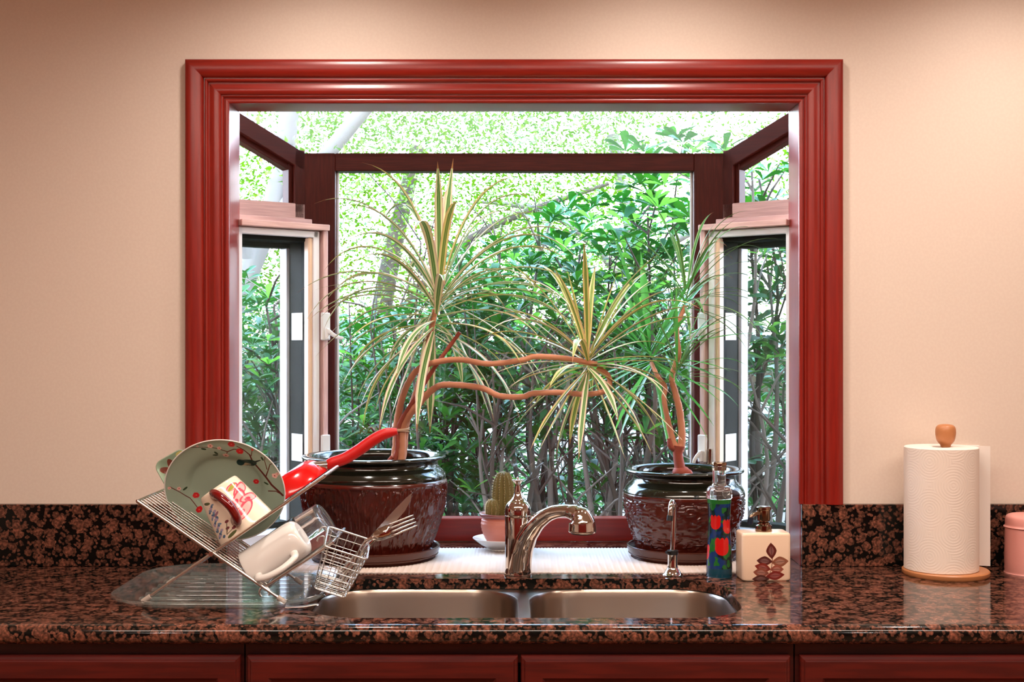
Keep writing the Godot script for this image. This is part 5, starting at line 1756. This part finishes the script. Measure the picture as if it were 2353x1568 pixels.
func build_garden() -> void:
	var s := Shape.new()
	s.box(Vector3(0, -0.22, -15.0), Vector3(60, 0.2, 29.6), 0.0)
	struct("ground", s.done(), M.earth, self, "garden soil with leaf litter beyond the window")
	var front := "shrubs of the hedge just outside the window"
	shrub("leafy shrub seen through the left side window of the bay", Vector3(-1.55, -0.12, -1.55), 0.5, 1.55, 620, 24, 24, front, 1.2)
	shrub("hedge shrub behind the crown of the left potted plant", Vector3(-0.58, -0.12, -1.75), 0.45, 1.74, 900, 44, 44, front, 1.2)
	shrub("hedge shrub behind the faucet in the middle of the window", Vector3(0.15, -0.12, -1.70), 0.4, 1.96, 620, 44, 44, front, 1.0, 1.1)
	shrub("tall hedge shrub with large upright leaf whorls behind the right potted plant", Vector3(0.80, -0.12, -1.55), 0.4, 2.20, 320, 44, 30, front, 1.0, 1.25)
	shrub("hedge shrub seen through the right side window of the bay", Vector3(1.65, -0.12, -1.60), 0.5, 2.2, 600, 24, 44, front)
	var rear := "shrubs in the row behind the hedge"
	for k in 4:
		shrub(["dark shrub behind the hedge, farthest left", "dark shrub behind the hedge, left of the middle", "dark shrub behind the hedge, right of the middle", "dark shrub behind the hedge, farthest right"][k], Vector3(-2.4 + k * 1.6, -0.12, -3.4), 0.75, 1.70, 1300, 0, 24, rear, 1.5)
	# trees
	var lime := Color(0.19, 0.27, 0.01)
	var green := Color(0.06, 0.16, 0.006)
	tree("pale-barked forking tree beyond the left end of the hedge", Vector3(-1.75, -0.12, -4.2), [
		[[Vector3(-0.2, 0, 0), Vector3(0.02, 1.3, 0), Vector3(0.42, 2.35, 0.0), Vector3(0.55, 3.2, 0.1)], [0.09, 0.075, 0.06, 0.05]],
		[[Vector3(0.40, 2.2, 0), Vector3(0.75, 2.62, 0.1), Vector3(1.3, 3.2, 0.2), Vector3(1.9, 3.6, 0.2)], [0.05, 0.045, 0.035, 0.02]],
		[[Vector3(0.30, 2.0, 0), Vector3(0.0, 2.7, 0.2), Vector3(-0.3, 3.2, 0.3)], [0.05, 0.04, 0.03]],
		[[Vector3(0.54, 3.0, 0), Vector3(1.1, 3.1, -0.2), Vector3(1.9, 3.05, -0.3)], [0.04, 0.03, 0.015]]],
		Vector3(0.6, 3.0, -0.3), Vector3(1.5, 0.6, 0.8), 4000, green, lime, M.pale_bark)
	tree("unseen broad tree added to shade the hedge from above", Vector3(2.6, -0.12, -3.0), [
		[[Vector3(0, 0, 0), Vector3(0.1, 2.0, 0), Vector3(-0.2, 4.2, 0)], [0.14, 0.11, 0.07]],
		[[Vector3(0.0, 3.4, 0), Vector3(-1.0, 4.2, 0.2), Vector3(-2.6, 4.7, 0.3), Vector3(-4.0, 4.8, 0.3)], [0.07, 0.06, 0.045, 0.02]]],
		Vector3(-2.4, 5.0, 0.2), Vector3(3.2, 0.5, 1.5), 9000, green, lime, M.bark, 0.11)  # crown out of view, added to darken the hedge below
	tree("sunlit lime green tree filling the upper left of the window", Vector3(-1.2, -0.12, -6.5), [
		[[Vector3(0.3, 0, 0), Vector3(0.2, 1.5, 0), Vector3(0.5, 3.0, 0)], [0.10, 0.08, 0.05]],
		[[Vector3(0.25, 1.6, 0), Vector3(0.9, 2.3, 0.2), Vector3(1.9, 2.7, 0.2)], [0.04, 0.03, 0.015]]],
		Vector3(0.2, 2.55, 0), Vector3(2.0, 1.25, 1.1), 42000, green, lime, M.bark)
	tree("sunlit light green tree beyond the middle of the hedge", Vector3(1.0, -0.12, -7.2), [
		[[Vector3(0.0, 0, 0), Vector3(0.1, 1.5, 0), Vector3(-0.2, 3.2, 0)], [0.10, 0.08, 0.05]],
		[[Vector3(0.1, 1.8, 0), Vector3(-0.6, 2.5, 0.2), Vector3(-1.3, 2.65, 0.2)], [0.04, 0.03, 0.012]],
		[[Vector3(0.0, 2.2, 0), Vector3(0.7, 2.6, 0.2), Vector3(1.4, 3.2, 0.2)], [0.04, 0.03, 0.012]]],
		Vector3(0.1, 2.9, 0), Vector3(2.0, 0.9, 0.9), 15000, green, lime, M.pale_bark)
	tree("tree with pale leaves beyond the right end of the hedge", Vector3(3.0, -0.12, -6.0), [
		[[Vector3(0.0, 0, 0), Vector3(-0.2, 1.5, 0), Vector3(0.1, 3.2, 0)], [0.11, 0.09, 0.05]],
		[[Vector3(-0.15, 1.6, 0), Vector3(-0.6, 2.3, 0.2), Vector3(-0.9, 3.0, 0.2)], [0.05, 0.04, 0.02]]],
		Vector3(-0.2, 2.8, 0), Vector3(1.4, 1.0, 0.9), 9000, green, lime, M.pale_bark)


# ---------------------------------------------------------------- the scene
func _ready() -> void:
	rng.seed = 7
	var cam := Camera3D.new()
	cam.name = "camera"
	cam.position = Vector3(0, EYE, 3.0)
	cam.fov = 29.77
	cam.near = 0.05
	cam.far = 200.0
	cam.current = true
	add_child(cam)
	var env := Environment.new()
	env.background_mode = Environment.BG_SKY
	var sky := Sky.new()
	var sm := ProceduralSkyMaterial.new()
	sm.sky_top_color = Color8(150, 190, 235)
	sm.sky_horizon_color = Color8(236, 240, 246)
	sm.sky_curve = 0.25
	sm.sky_energy_multiplier = 4.2
	sm.ground_bottom_color = Color8(90, 84, 66)
	sm.ground_horizon_color = Color8(200, 204, 190)
	sm.ground_energy_multiplier = 1.0
	sky.sky_material = sm
	env.sky = sky
	env.tonemap_mode = Environment.TONE_MAPPER_LINEAR
	env.tonemap_exposure = 1.0
	env.sdfgi_enabled = true
	env.ssao_enabled = true
	env.ssil_enabled = true
	var we := WorldEnvironment.new()
	we.name = "environment"
	we.environment = env
	add_child(we)
	var sun := DirectionalLight3D.new()
	sun.name = "sun"
	sun.rotation_degrees = Vector3(-57, 28, 0)
	sun.light_color = Color8(255, 244, 224)
	sun.light_energy = 2.4
	sun.light_angular_distance = 0.5
	sun.shadow_enabled = true
	add_child(sun)
	make_materials()
	for q in [[-0.413, "left of the window's middle"], [0.36, "right of the window's middle"], [1.17, "above the paper towels"]]:
		can_light(Vector3(q[0], 2.44, 0.42), 1.0, 77.0, 1.0, "recessed ceiling downlight close to the window wall, " + q[1])
	ceiling_panel(Vector3(0.25, 2.44, 1.9), Vector2(3.2, 0.32), 6.3)
	for q in [[-1.6, "left"], [1.6, "right"]]:
		can_light(Vector3(q[0], 2.44, 3.9), 2.0, 78.0, 0.6, "recessed ceiling downlight at the back of the room, " + q[1])
	build_room()
	build_bay()
	build_worktop()
	build_taps()
	build_plants()
	build_rack()
	build_counter_things()
	build_garden()
